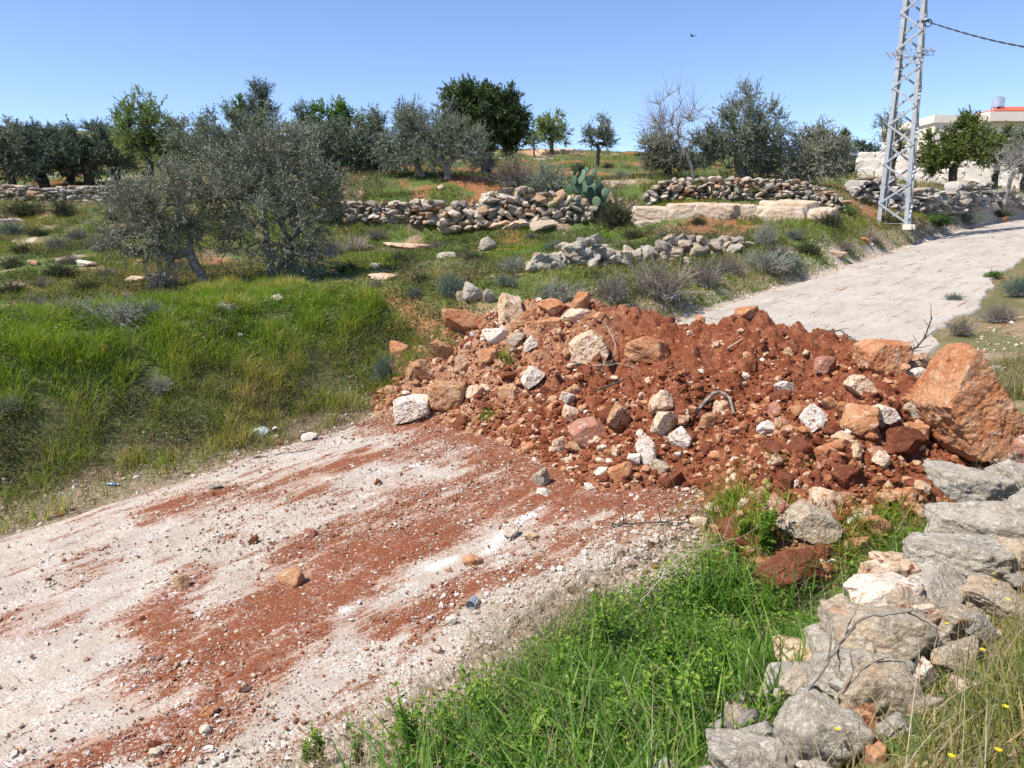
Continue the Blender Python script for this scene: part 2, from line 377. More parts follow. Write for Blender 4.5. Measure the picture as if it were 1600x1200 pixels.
M['green'] = leafmat('bright_green_leaf', (0.074, 0.149, 0.024), (0.162, 0.270, 0.047), .3, .45, .35, (0.297, 0.432, 0.108))
M['carob'] = leafmat('dark_evergreen_leaf', (0.048, 0.083, 0.026), (0.105, 0.152, 0.048), .15, .4, .4, (0.263, 0.328, 0.130))
M['citrus'] = leafmat('yellowish_green_leaf', (.10, .13, .03), (.19, .23, .055), .25, .45, .35, (.32, .34, .14))
M['sage'] = leafmat('grey_sage_leaf', (.16, .18, .14), (.26, .28, .24), .15, .7, .1, (.38, .39, .34))
M['bluegreen'] = leafmat('blue_green_leaf', (.07, .12, .08), (.14, .20, .14), .2, .6, .2, (.24, .30, .23))
M['drybush'] = leafmat('dry_brown_stalk', (.13, .10, .065), (.24, .19, .13), .1, .8, .1, (.36, .31, .24))
M['darkbush'] = leafmat('dark_bush_leaf', (.05, .06, .025), (.10, .11, .05), .15, .7, .1, (.18, .17, .09))
M['grass_lush'] = leafmat('lush_grass_blade', (0.058, 0.139, 0.017), (0.128, 0.256, 0.030), .35, .5, .3, (0.306, 0.405, 0.082))
M['grass_bank'] = leafmat('bank_grass_blade', (0.113, 0.185, 0.017), (0.236, 0.333, 0.029), .35, .55, .25, (0.567, 0.418, 0.130))
M['grass_meadow'] = leafmat('meadow_grass_blade', (0.132, 0.155, 0.037), (0.248, 0.263, 0.059), .3, .6, .2, (0.497, 0.335, 0.176))
M['grass_dry'] = leafmat('dry_grass_stalk', (.24, .18, .10), (.36, .29, .18), .2, .8, .1, (.52, .46, .34))
M['thatch'] = leafmat('dead_thatch', (.17, .12, .06), (.28, .20, .11), .15, .8, .1, (.40, .32, .20))
M['weed'] = leafmat('leafy_weed_leaf', (.08, .17, .02), (.16, .28, .03), .35, .5, .3, (.34, .44, .05))
M['flower'] = leafmat('yellow_petal', (.75, .5, .02), (.85, .62, .03), .2, .6, .1)
def barkmat(name, c1, c2):
    m, nt, N, Lk, bs = newmat(name); p = pos(nt); n = noise(nt, 14, 5, .7, p, .5)
    Lk.new(ramp(nt, n, [(.35, c1), (.65, c2)]), bs.inputs['Base Color']); Lk.new(bump(nt, n, .8, .03), bs.inputs['Normal']); bs.inputs['Roughness'].default_value = .9
    return m
M['bark'] = barkmat('olive_bark', (.10, .08, .06), (.36, .32, .26)); M['bark_dark'] = barkmat('dark_bark', (.04, .032, .025), (.12, .10, .08))
M['bark_grey'] = barkmat('grey_bark', (.22, .20, .18), (.42, .39, .35)); M['twig'] = barkmat('bleached_twig', (.34, .28, .21), (.55, .48, .38))
def plain(name, c, rough=.6, metal=0, var=.15, scale=6):
    m, nt, N, Lk, bs = newmat(name); n = noise(nt, scale, 5, .6, pos(nt))
    Lk.new(ramp(nt, n, [(.3, tuple(v * (1 - var) for v in c)), (.7, tuple(min(1, v * (1 + var)) for v in c))]), bs.inputs['Base Color'])
    bs.inputs['Roughness'].default_value = rough; bs.inputs['Metallic'].default_value = metal; return m
M['steel'] = plain('galvanised_steel', (.40, .415, .42), .65, .15, .22, 9); M['cable'] = plain('black_cable', (.03, .03, .035), .6)
M['plaster'] = plain('cream_plaster', (.84, .74, .60), .9, 0, .07, 1.5); M['plaster_white'] = plain('white_plaster', (.78, .76, .72), .9, 0, .06, 1.5)
M['tile'] = plain('red_roof_tile', (.55, .12, .06), .8, 0, .2, 5); M['glassdark'] = plain('dark_window_glass', (.03, .035, .04), .1)
M['block'] = plain('white_stone_block', (.74, .66, .55), .9, 0, .18, 2); M['tank'] = plain('tank_metal', (.6, .62, .64), .3, .7)
# ------------------------------------------------------------------ ground sheet
def polyline_mask(s, l, pts, width, soft=.6):
    """distance mask round a polyline given in road coordinates"""
    best = np.full(np.shape(s), 1e9)
    for (a0, b0), (a1, b1) in zip(pts[:-1], pts[1:]):
        dx, dy = a1 - a0, b1 - b0; t = np.clip(((s - a0) * dx + (l - b0) * dy) / (dx * dx + dy * dy + 1e-9), 0, 1)
        best = np.minimum(best, np.hypot(s - a0 - t * dx, l - b0 - t * dy))
    return 1 - sstep(width * (1 - soft), width * (1 + soft), best)
def build_ground():
    fa = np.linspace(-46, 46, 640); ba = np.linspace(46, 314, 70)[1:-1]
    ang = np.radians(np.concatenate([fa, ba])); na = len(ang)
    R = np.concatenate([[0.05, .4, .8], np.geomspace(1.1, 95, 420), np.geomspace(100, 1500, 24)]); nr = len(R)
    A, RR = np.meshgrid(ang, R, indexing='ij'); x = RR * np.sin(A); y = RR * np.cos(A); z = ground(x, y)
    s, l = to_sl(x, y)
    n1 = fbm2(x, y, .35, 4, 51); n2 = fbm2(x, y, 1.3, 4, 52); n3 = fbm2(x, y, 5.5, 3, 53)
    tan_ = np.array([.33, .23, .14]); red = np.array([.36, .14, .06]); grn = np.array([.085, .125, .03]); pale = np.array([.52, .43, .33]); grey = np.array([.36, .31, .25])
    def L(a, b, w): return a * (1 - w[..., None]) + b * w[..., None]
    c = L(np.broadcast_to(grn * 1.1, x.shape + (3,)), tan_, sstep(.0, .7, n2 + .25 * n3))
    c = L(c, red, .8 * sstep(.25, .6, n1 + .5 * n2) * sstep(9, 20, y))
    c = L(c, pale, sstep(.75, .95, n2 * .8 + n3 * .6 - n1 * .2))
    far = sstep(28, 45, RR); hillc = L(np.broadcast_to(np.array([.10, .13, .04]), x.shape + (3,)), red, .85 * sstep(.1, .55, n1 + .5 * n2)); hillc = L(hillc, pale, .9 * sstep(.45, .8, fbm2(x, y, .5, 4, 58)))
    c = L(c, hillc, far)
    bk = sstep(8.8, 9.2, l) * (1 - sstep(12, 14, l)) * (1 - sstep(7.3, 7.8, s)); c = L(c, np.array([.105, .125, .04]), bk * .8)
    # red soil bank cut beside the gully and strip of bare gravel along the left road edge
    gul = polyline_mask(s, l, [(8.3, 9), (8.2, 12)], .7); c = L(c, np.array([.36, .17, .08]), gul)
    sh = sstep(LF - .1, LF, l) * (1 - sstep(8.75, 9.15, l + .25 * n2)); c = L(c, np.array([.31, .23, .16]), sh * .8)
    sh2 = sstep(9.5, 10.5, s) * sstep(LF, LF + .1, l) * (1 - sstep(8.7, 9.2, l + .3 * n2)); c = L(c, np.array([.50, .42, .33]), sh2)
    sh3 = sstep(1.9, 2.6, l + .5 * n2) * (1 - sstep(3.4, 3.6, l)); c = L(c, np.array([.46, .36, .26]), sh3 * sstep(9, 10, s) * (1 - sstep(14, 15, s)))
    sh4 = sstep(2.4, 3.0, l + .3 * n2) * (1 - sstep(3.5, 3.7, l)) * (1 - sstep(6, 7, s)); c = L(c, np.array([.50, .40, .32]), sh4)
    rv_ = sstep(9.2, 10, s) * (1 - sstep(4.2, 5.2, l)) * sstep(-8, -5, l); c = L(c, tan_ * .9, rv_ * .8); c = L(c, np.array([.11, .13, .045]), rv_ * .8 * sstep(-.2, .3, n2))
    for (px, py, d, w) in [(640, 275, 33, 3.5), (560, 285, 32, 3), (0, 345, 26, 2), (870, 240, 58, 4), (260, 268, 34, 2.2), (990, 290, 33, 3), (430, 290, 30, 3)]:
        q = P(px, py, d); m = 1 - sstep(w * .4, w, np.hypot(x - q[0], (y - q[1])) + .8 * n2); c = L(c, np.array([.50, .30, .19]), m)
    idx = np.arange(na * nr).reshape(na, nr); nx = np.roll(idx, -1, 0)
    q = np.stack([idx[:, :-1], idx[:, 1:], nx[:, 1:], nx[:, :-1]], -1).reshape(-1, 4)
    m, nt, N, Lk, bs = newmat('ground_soil'); p = pos(nt); a = N.new('ShaderNodeVertexColor'); a.layer_name = 'Col'
    nn = noise(nt, 22, 6, .7, p); n5 = noise(nt, 5, 5, .7, p)
    cc = mix(nt, 1, a.outputs[0], ramp(nt, nn, [(.3, (.55, .5, .48)), (.55, (1, 1, 1)), (.72, (1.4, 1.35, 1.3))]), 'MULTIPLY')
    cc = mix(nt, thr(nt, noise(nt, 60, 3, .7, p), .62, .68), cc, (.55, .46, .36))
    Lk.new(cc, bs.inputs['Base Color']); Lk.new(bump(nt, n5, .5, .12, bump(nt, nn, .6, .03)), bs.inputs['Normal']); bs.inputs['Roughness'].default_value = 1; bs.inputs['Specular IOR Level'].default_value = .1
    me = mesh('ground', np.stack([x, y, z], -1), q, m, True, {'Col': c.reshape(-1, 3)})
    link('ground', me, kind='structure')
build_ground()

# ------------------------------------------------------------------ road with red dust tracked off the mound
def rp(pts): return [road_px(*q) for q in pts]
DUST = [([(1050,775),(850,785),(700,825),(560,875),(430,950),(330,1040)], .36, 1.15), ([(340,1110),(150,1185),(60,1230)], .17, 1.2), ([(900,765),(650,790),(480,850)], .22, .9),
        ([(700,690),(560,720),(420,765),(280,785)], .3, .62), ([(850,880),(700,930),(600,975)], .16, .85), ([(300,900),(240,960),(290,1010)], .2, .8), ([(1000,780),(1000,830),(880,850)], .4, .55),
        ([(860,720),(760,760),(640,770)], .3, .8), ([(480,990),(400,1040),(330,1070)], .16, 1.1), ([(150,880),(60,960),(0,1000)], .25, .38), ([(640,690),(740,700)], .25, .6)]
CHALK = [([(860,790),(760,862),(680,887)], .07, 1.0), ([(640,920),(540,955)], .08, .8), ([(740,702),(600,735)], .09, .7), ([(300,900),(130,960),(0,1000)], .35, .5), ([(500,1020),(300,1100),(100,1190)], .3, .4), ([(640,760),(560,775)], .08, .6), ([(420,1010),(330,1080)],.15,.4), ([(200,1130),(0,1200)],.25,.5)]
def road_masks(s, l):
    dust = np.zeros(np.shape(s)); chalk = np.zeros(np.shape(s))
    nz = fbm2(s * .45, l, 3.0, 4, 61); nz2 = fbm2(s * .6, l, 9, 3, 62)
    for pts, w, st in DUST: dust = np.maximum(dust, st * .95 * polyline_mask(s + .10 * nz, l + .12 * nz, rp(pts), w * .94, .95))
    toe = np.interp(l, _t[:, 0], _t[:, 1]); dust = np.maximum(dust, .95 * sstep(-.75, .05, s - toe) * (1 - sstep(9.3, 10.2, s)) * (1 - sstep(8.1, 9, l)))
    for pts, w, st in CHALK: chalk = np.maximum(chalk, st * polyline_mask(s, l + .05 * nz, rp(pts), w, .8))
    return np.clip(dust + .45 * nz * (dust > .02) * (1 - dust * .35) + (.12 * nz2 + .06) * (s < 9.5), 0, 1.3), chalk * (.6 + .6 * nz2)
def build_road():
    ss = np.concatenate([np.arange(-9, 7.6, .035), np.arange(7.6, 24, .09), np.arange(24, 62, .35)]); ll = np.linspace(0, 1, 150)
    S, T = np.meshgrid(ss, ll, indexing='ij')
    near = LN + np.interp(S, [10, 13, 18, 23, 60], [0, .1, .95, 1.45, 1.6]) + .10 * fbm2(S, S * 0, 1.1, 4, 71) + .05 * fbm2(S, S * 0, 6, 2, 72) + .35 * sstep(9, 11, S) * (1 - sstep(20, 24, S)) * (.6 + .6 * fbm2(S, S * 0, .8, 3, 74)); far_ = LF + .05 * fbm2(S, S * 0, 1.5, 4, 73)
    l = near + (far_ - near) * T
    x, y = to_xy(S, l); dust, chalk = road_masks(S, l)
    n = fbm2(S, l, 1.2, 3, 75); n2 = fbm2(S * .35, l, 2.2, 4, 76)
    edge = np.minimum(T, 1 - T); z = zroad(S) + .012 * n + .006 * fbm2(S, l, 7, 3, 77) + .012 * np.clip(dust, 0, 1) * (1 + fbm2(S, l, 11, 3, 78)) - .02 * (1 - sstep(0, .012, edge))
    z[:, 0] -= .10; z[:, -1] -= .10
    crack = .8 * sstep(.45, .7, n2 + .25 * fbm2(S, l, 5, 3, 79) + .55 * (1 - sstep(4.2, 6.4, l))) * sstep(9.5, 11, S); 
    idx = np.arange(S.size).reshape(S.shape); q = np.stack([idx[:-1, :-1], idx[1:, :-1], idx[1:, 1:], idx[:-1, 1:]], -1).reshape(-1, 4)
    m, nt, N, Lk, bs = newmat('dusty_pale_road'); p = pos(nt)
    d = attr(nt, 'dust'); ch = attr(nt, 'chalk'); cr = attr(nt, 'worn')
    v = voro(nt, 42, p, 'F1', 'Color'); vd = voro(nt, 42, p); f = noise(nt, 30, 5, .75, p); f2 = noise(nt, 95, 3, .7, p); big = noise(nt, 1.3, 4, .6, p)
    base = mix(nt, thr(nt, big, .4, .65), (.43, .385, .32), (.34, .30, .25))
    base = mix(nt, thr(nt, f, .40, .66), base, (.45, .335, .25))
    base = mix(nt, thr(nt, f2, .54, .66), base, (.60, .54, .47)); base = mix(nt, math_(nt, 'MULTIPLY', thr(nt, noise(nt, 48, 4, .8, p), .54, .64), .8), base, (.34, .24, .17))
    st = noise(nt, 5.5, 6, .72, attr(nt, 'lane', 'Color')); st2 = noise(nt, 2.2, 4, .6, attr(nt, 'lane', 'Color'))
    base = mix(nt, thr(nt, st2, .42, .62), base, (.39, .33, .28)); base = mix(nt, math_(nt, 'MULTIPLY', thr(nt, noise(nt, 11, 5, .7, p), .5, .62), .6), base, (.40, .30, .23))
    farc = mix(nt, thr(nt, noise(nt, .9, 5, .6, p), .35, .65), (.47, .42, .355), (.40, .355, .295)); farc = mix(nt, .5, farc, ramp(nt, noise(nt, 16, 6, .75, p), [(.3, (.72, .70, .68)), (.6, (1, 1, 1))]), 'MULTIPLY')
    wv = noise(nt, 1.1, 6, .62, attr(nt, 'lane2', 'Color'), 1.0); farc = mix(nt, math_(nt, 'MULTIPLY', math_(nt, 'LESS_THAN', math_(nt, 'ABSOLUTE', math_(nt, 'SUBTRACT', wv, .5)), .005), .6), farc, (.19, .16, .13))
    farc = mix(nt, math_(nt, 'MULTIPLY', thr(nt, noise(nt, 1.8, 6, .7, attr(nt, 'lane', 'Color')), .55, .66), .5), farc, (.31, .27, .23))
    sy = N.new('ShaderNodeSeparateXYZ'); Lk.new(p, sy.inputs[0])
    base = mix(nt, thr(nt, sy.outputs[1], 8.5, 10), base, farc)
    worn = mix(nt, f, (.36, .30, .24), (.52, .45, .38)); base = mix(nt, math_(nt, 'MULTIPLY', cr, thr(nt, f, .35, .5)), base, worn)
    wob = N.new('ShaderNodeVectorMath'); wob.operation = 'ADD'; ns = N.new('ShaderNodeTexNoise'); ns.inputs['Scale'].default_value = 30; Lk.new(p, ns.inputs['Vector']); sc = N.new('ShaderNodeVectorMath'); sc.operation = 'SCALE'; sc.inputs[3].default_value = .02; Lk.new(ns.outputs['Color'], sc.inputs[0]); Lk.new(p, wob.inputs[0]); Lk.new(sc.outputs[0], wob.inputs[1]); pw = wob.outputs[0]
    nearm = math_(nt, 'LESS_THAN', sy.outputs[1], 9.5); cov = thr(nt, noise(nt, 3.2, 5, .7, p), .36, .68); chips = []
    for scl, lim in ((34, .30), (62, .36), (100, .40)):
        vv = N.new('ShaderNodeTexVoronoi'); vv.inputs['Scale'].default_value = scl; Lk.new(pw, vv.inputs['Vector']); sx = N.new('ShaderNodeSeparateXYZ'); Lk.new(vv.outputs['Color'], sx.inputs[0])
        on = math_(nt, 'MULTIPLY', math_(nt, 'MULTIPLY', math_(nt, 'LESS_THAN', vv.outputs['Distance'], math_(nt, 'MULTIPLY', sx.outputs[0], lim * 1.6)), cov), nearm)
        chips.append((on, ramp(nt, sx.outputs[1], [(0, (.42, .36, .30)), (.4, (.57, .52, .46)), (1, (.74, .70, .64))]))); base = mix(nt, math_(nt, 'MULTIPLY', on, .9), base, chips[-1][1])
    base = mix(nt, math_(nt, 'MULTIPLY', thr(nt, math_(nt, 'ADD', d, math_(nt, 'MULTIPLY', math_(nt, 'SUBTRACT', st, .5), 1.6)), .05, .65), math_(nt, 'MULTIPLY', nearm, .55)), base, (.37, .19, .10))
    dn = math_(nt, 'ADD', d, math_(nt, 'MULTIPLY', math_(nt, 'SUBTRACT', f, .5), 2.2)); dn = math_(nt, 'ADD', dn, math_(nt, 'MULTIPLY', math_(nt, 'SUBTRACT', f2, .5), 1.0))
    dn = math_(nt, 'ADD', dn, math_(nt, 'MULTIPLY', math_(nt, 'SUBTRACT', st, .5), 4.2)); f6 = noise(nt, 55, 4, .75, p); f3_ = noise(nt, 8, 5, .7, p)
    soil = mix(nt, thr(nt, f6, .38, .62), (.140, .038, .016), (.27, .092, .040))
    c = mix(nt, math_(nt, 'MULTIPLY', thr(nt, dn, .30, .74), .96), base, soil)
    for on, cc_ in chips[:2]: c = mix(nt, math_(nt, 'MULTIPLY', on, math_(nt, 'MULTIPLY', thr(nt, f3_, .42, .6), .8)), c, cc_)
    cn = math_(nt, 'ADD', ch, math_(nt, 'MULTIPLY', math_(nt, 'SUBTRACT', f, .5), 2.4)); cn = math_(nt, 'ADD', cn, math_(nt, 'MULTIPLY', math_(nt, 'SUBTRACT', st, .5), 1.5)); c = mix(nt, math_(nt, 'MULTIPLY', thr(nt, cn, .35, .95), .8), c, (.78, .74, .72))
    Lk.new(c, bs.inputs['Base Color']); b = bump(nt, math_(nt, 'MULTIPLY', f, math_(nt, 'ADD', nearm, .2)), .5, .02); b = bump(nt, math_(nt, 'MULTIPLY', f2, nearm), .4, .006, b); b = bump(nt, math_(nt, 'MULTIPLY', vd, nearm), .35, .008, b)
    Lk.new(b, bs.inputs['Normal']); bs.inputs['Roughness'].default_value = .95; bs.inputs['Specular IOR Level'].default_value = .15
    me = mesh('road', np.stack([x, y, z], -1), q, m, True, {'dust': dust.ravel(), 'chalk': chalk.ravel(), 'worn': crack.ravel(), 'lane2': np.stack([(S * .35 + .35 * fbm2(S, l, 1.4, 4, 85)).ravel(), (l * 1.1 + .35 * fbm2(S, l, 1.4, 4, 86)).ravel(), S.ravel() * 0], -1), 'lane': np.stack([(S * .22).ravel(), l.ravel(), S.ravel() * 0], -1)})
    link('road', me, kind='structure')
build_road()

# ------------------------------------------------------------------ the dirt mound
def build_mound():
    ss = np.arange(3.9, 10.0, .022); ll = np.arange(.6, 10.9, .026); S, Lg = np.meshgrid(ss, ll, indexing='ij'); x, y = to_xy(S, Lg)
    h = mound_h(S, Lg); g = np.minimum(ground(x, y), zroad(S)) ; z = zroad(S) + h - .03; gz = ground(x, y)
    low = z < np.where((Lg > LN) & (Lg < LF), zroad(S), gz) - .10
    idx = np.arange(S.size).reshape(S.shape); q = np.stack([idx[:-1, :-1], idx[1:, :-1], idx[1:, 1:], idx[:-1, 1:]], -1).reshape(-1, 4)
    keep = ~low.ravel()[q].all(1); q = q[keep]
    used = np.zeros(S.size, bool); used[q.ravel()] = True; remap = np.cumsum(used) - 1
    v = np.stack([x, y, z], -1).reshape(-1, 3)[used]; tanw = (sstep(5.3, 7.7, Lg + .8 * fbm2(S, Lg, 1.1, 3, 81)) * .85 + .5 * sstep(.1, .6, fbm2(S, Lg, .9, 3, 82)) * sstep(6.6, 5.4, S)).ravel()[used]
    m, nt, N, Lk, bs = newmat('red_earth'); p = pos(nt); f = noise(nt, 26, 6, .75, p); f2 = noise(nt, 90, 4, .7, p); f3 = noise(nt, 6, 5, .65, p); t = attr(nt, 'tan')
    dark = mix(nt, thr(nt, f3, .35, .65), (.185, .055, .025), (.285, .100, .050)); lt = mix(nt, thr(nt, f3, .35, .65), (.37, .18, .095), (.47, .28, .175))
    c = mix(nt, t, dark, lt); c = mix(nt, .85, c, ramp(nt, f, [(.28, (.6, .55, .52)), (.55, (1, 1, 1)), (.75, (1.3, 1.3, 1.25))]), 'MULTIPLY')
    vc = voro(nt, 55, p); c = mix(nt, math_(nt, 'MULTIPLY', math_(nt, 'LESS_THAN', vc, .22), thr(nt, f, .42, .55)), c, (.56, .36, .24))
    vc2 = voro(nt, 23, p); c = mix(nt, math_(nt, 'MULTIPLY', math_(nt, 'LESS_THAN', vc2, .17), thr(nt, f3, .5, .6)), c, (.62, .46, .34))
    Lk.new(c, bs.inputs['Base Color']); b = bump(nt, f3, .4, .08); b = bump(nt, f, .7, .035, b); b = bump(nt, f2, .5, .01, b); Lk.new(b, bs.inputs['Normal']); bs.inputs['Roughness'].default_value = 1; bs.inputs['Specular IOR Level'].default_value = .05
    x0, y0 = to_xy(7, 5.2); org = np.array([x0, y0, float(zroad(7))])
    me = mesh('dirt_mound', v - org, remap[q], m, True, {'tan': tanw})
    link('dirt_mound', me, None, org, label='long heap of red soil dumped across the road as a barrier', category='dirt heap')
build_mound()

# ------------------------------------------------------------------ named boulders and rocks (photo position, size, kind of stone, label)
rg = np.random.default_rng(11)
def outline_rock(rng, pts, c, depth, sub=5, rough=1.0, tilt=.25, flatfront=.5):
    """stone whose outline seen from the front follows a convex polygon (given in metres around c)"""
    N = []; Hh = []; n = len(pts)
    for i in range(n):
        a = np.array(pts[i]); b = np.array(pts[(i + 1) % n]); e = b - a; nn = np.array([e[1], -e[0]]); nn = nn / np.linalg.norm(nn); h = nn @ a
        if h < 0: nn = -nn; h = -h
        for sy in (-1, 1):
            v = np.array([nn[0], sy * rng.uniform(.05, tilt), nn[1]]); N.append(v / np.linalg.norm(v)); Hh.append(max(h, .02) / np.linalg.norm(v))
    for sy, hh in ((-1, depth * .5), (1, depth * .55)):
        v = np.array([rng.normal(0, .12), sy, .25]); N.append(v / np.linalg.norm(v)); Hh.append(hh)
    for k in range(7):
        v = nrm(np.array([rng.normal(0, 1.0), -1, rng.normal(.3, .8)])); N.append(v); Hh.append(max(depth * .5, .0) * rng.uniform(.85, 1.25) * (1 + .6 * abs(v[0]) + .5 * abs(v[2])))
    N = np.array(N); Hh = np.array(Hh); d, f = ico(sub)
    k = np.clip(d @ N.T, 0, None) / Hh; r = (k ** 70).sum(1) ** (-1 / 70.0)
    sd = int(rng.integers(1e6)); q = d * r[:, None]; sc = 1.0 / np.abs(q).max()
    q = q * sc; o = rng.uniform(0, 50, 3)
    r = r * (1 + rough * (.03 * fbm(q * 1.9 + o, 3, sd) + .03 * fbm(q * 6 + o, 4, sd + 4) + .022 * fbm(q * 17 + o, 4, sd + 8, .6) - .04 * np.abs(fbm(q * 3 + o, 2, sd + 6))))
    return d * r[:, None], f
def put_rock(spec, name='boulder', cat='rock', group=None, sub=4):
    px, py, w, h, mat, label = spec[:6]; opt = spec[6] if len(spec) > 6 else {}
    b = hit(px, min(py + h * opt.get('base', .33), 1199)); k = mpp(b); hw, hh = w * k / 2, h * k / 2
    c = b + np.array([0, hw * .25, hh * opt.get('lift', .42)])
    if 'poly' in opt:
        pts = [((x - px) * k, (py - y) * k) for x, y in opt['poly']]
        v, f = outline_rock(rg, pts, c, opt.get('depth', 1.1) * min(hw, hh) * 2, opt.get('sub', 5), opt.get('rough', 1.0))
    else:
        v, f = rock(rg, opt.get('sub', sub), (1, 1, 1), opt.get('planes', 13), opt.get('rough', 1.1)); R = rotm(*(rg.uniform(-.5, .5, 3))) 
        v = v @ R.T; e = np.abs(v).max(0); v = v / e * np.array([hw, opt.get('deep', .9) * (hw + hh) / 2, hh * 1.12])
        r2 = rotm(0, opt.get('tilt', rg.uniform(-.3, .3)), 0); v = v @ r2.T
    me = mesh(name, v, f, M[mat], False)
    return link(name, me, None, c, label=label, category=cat, group=group)
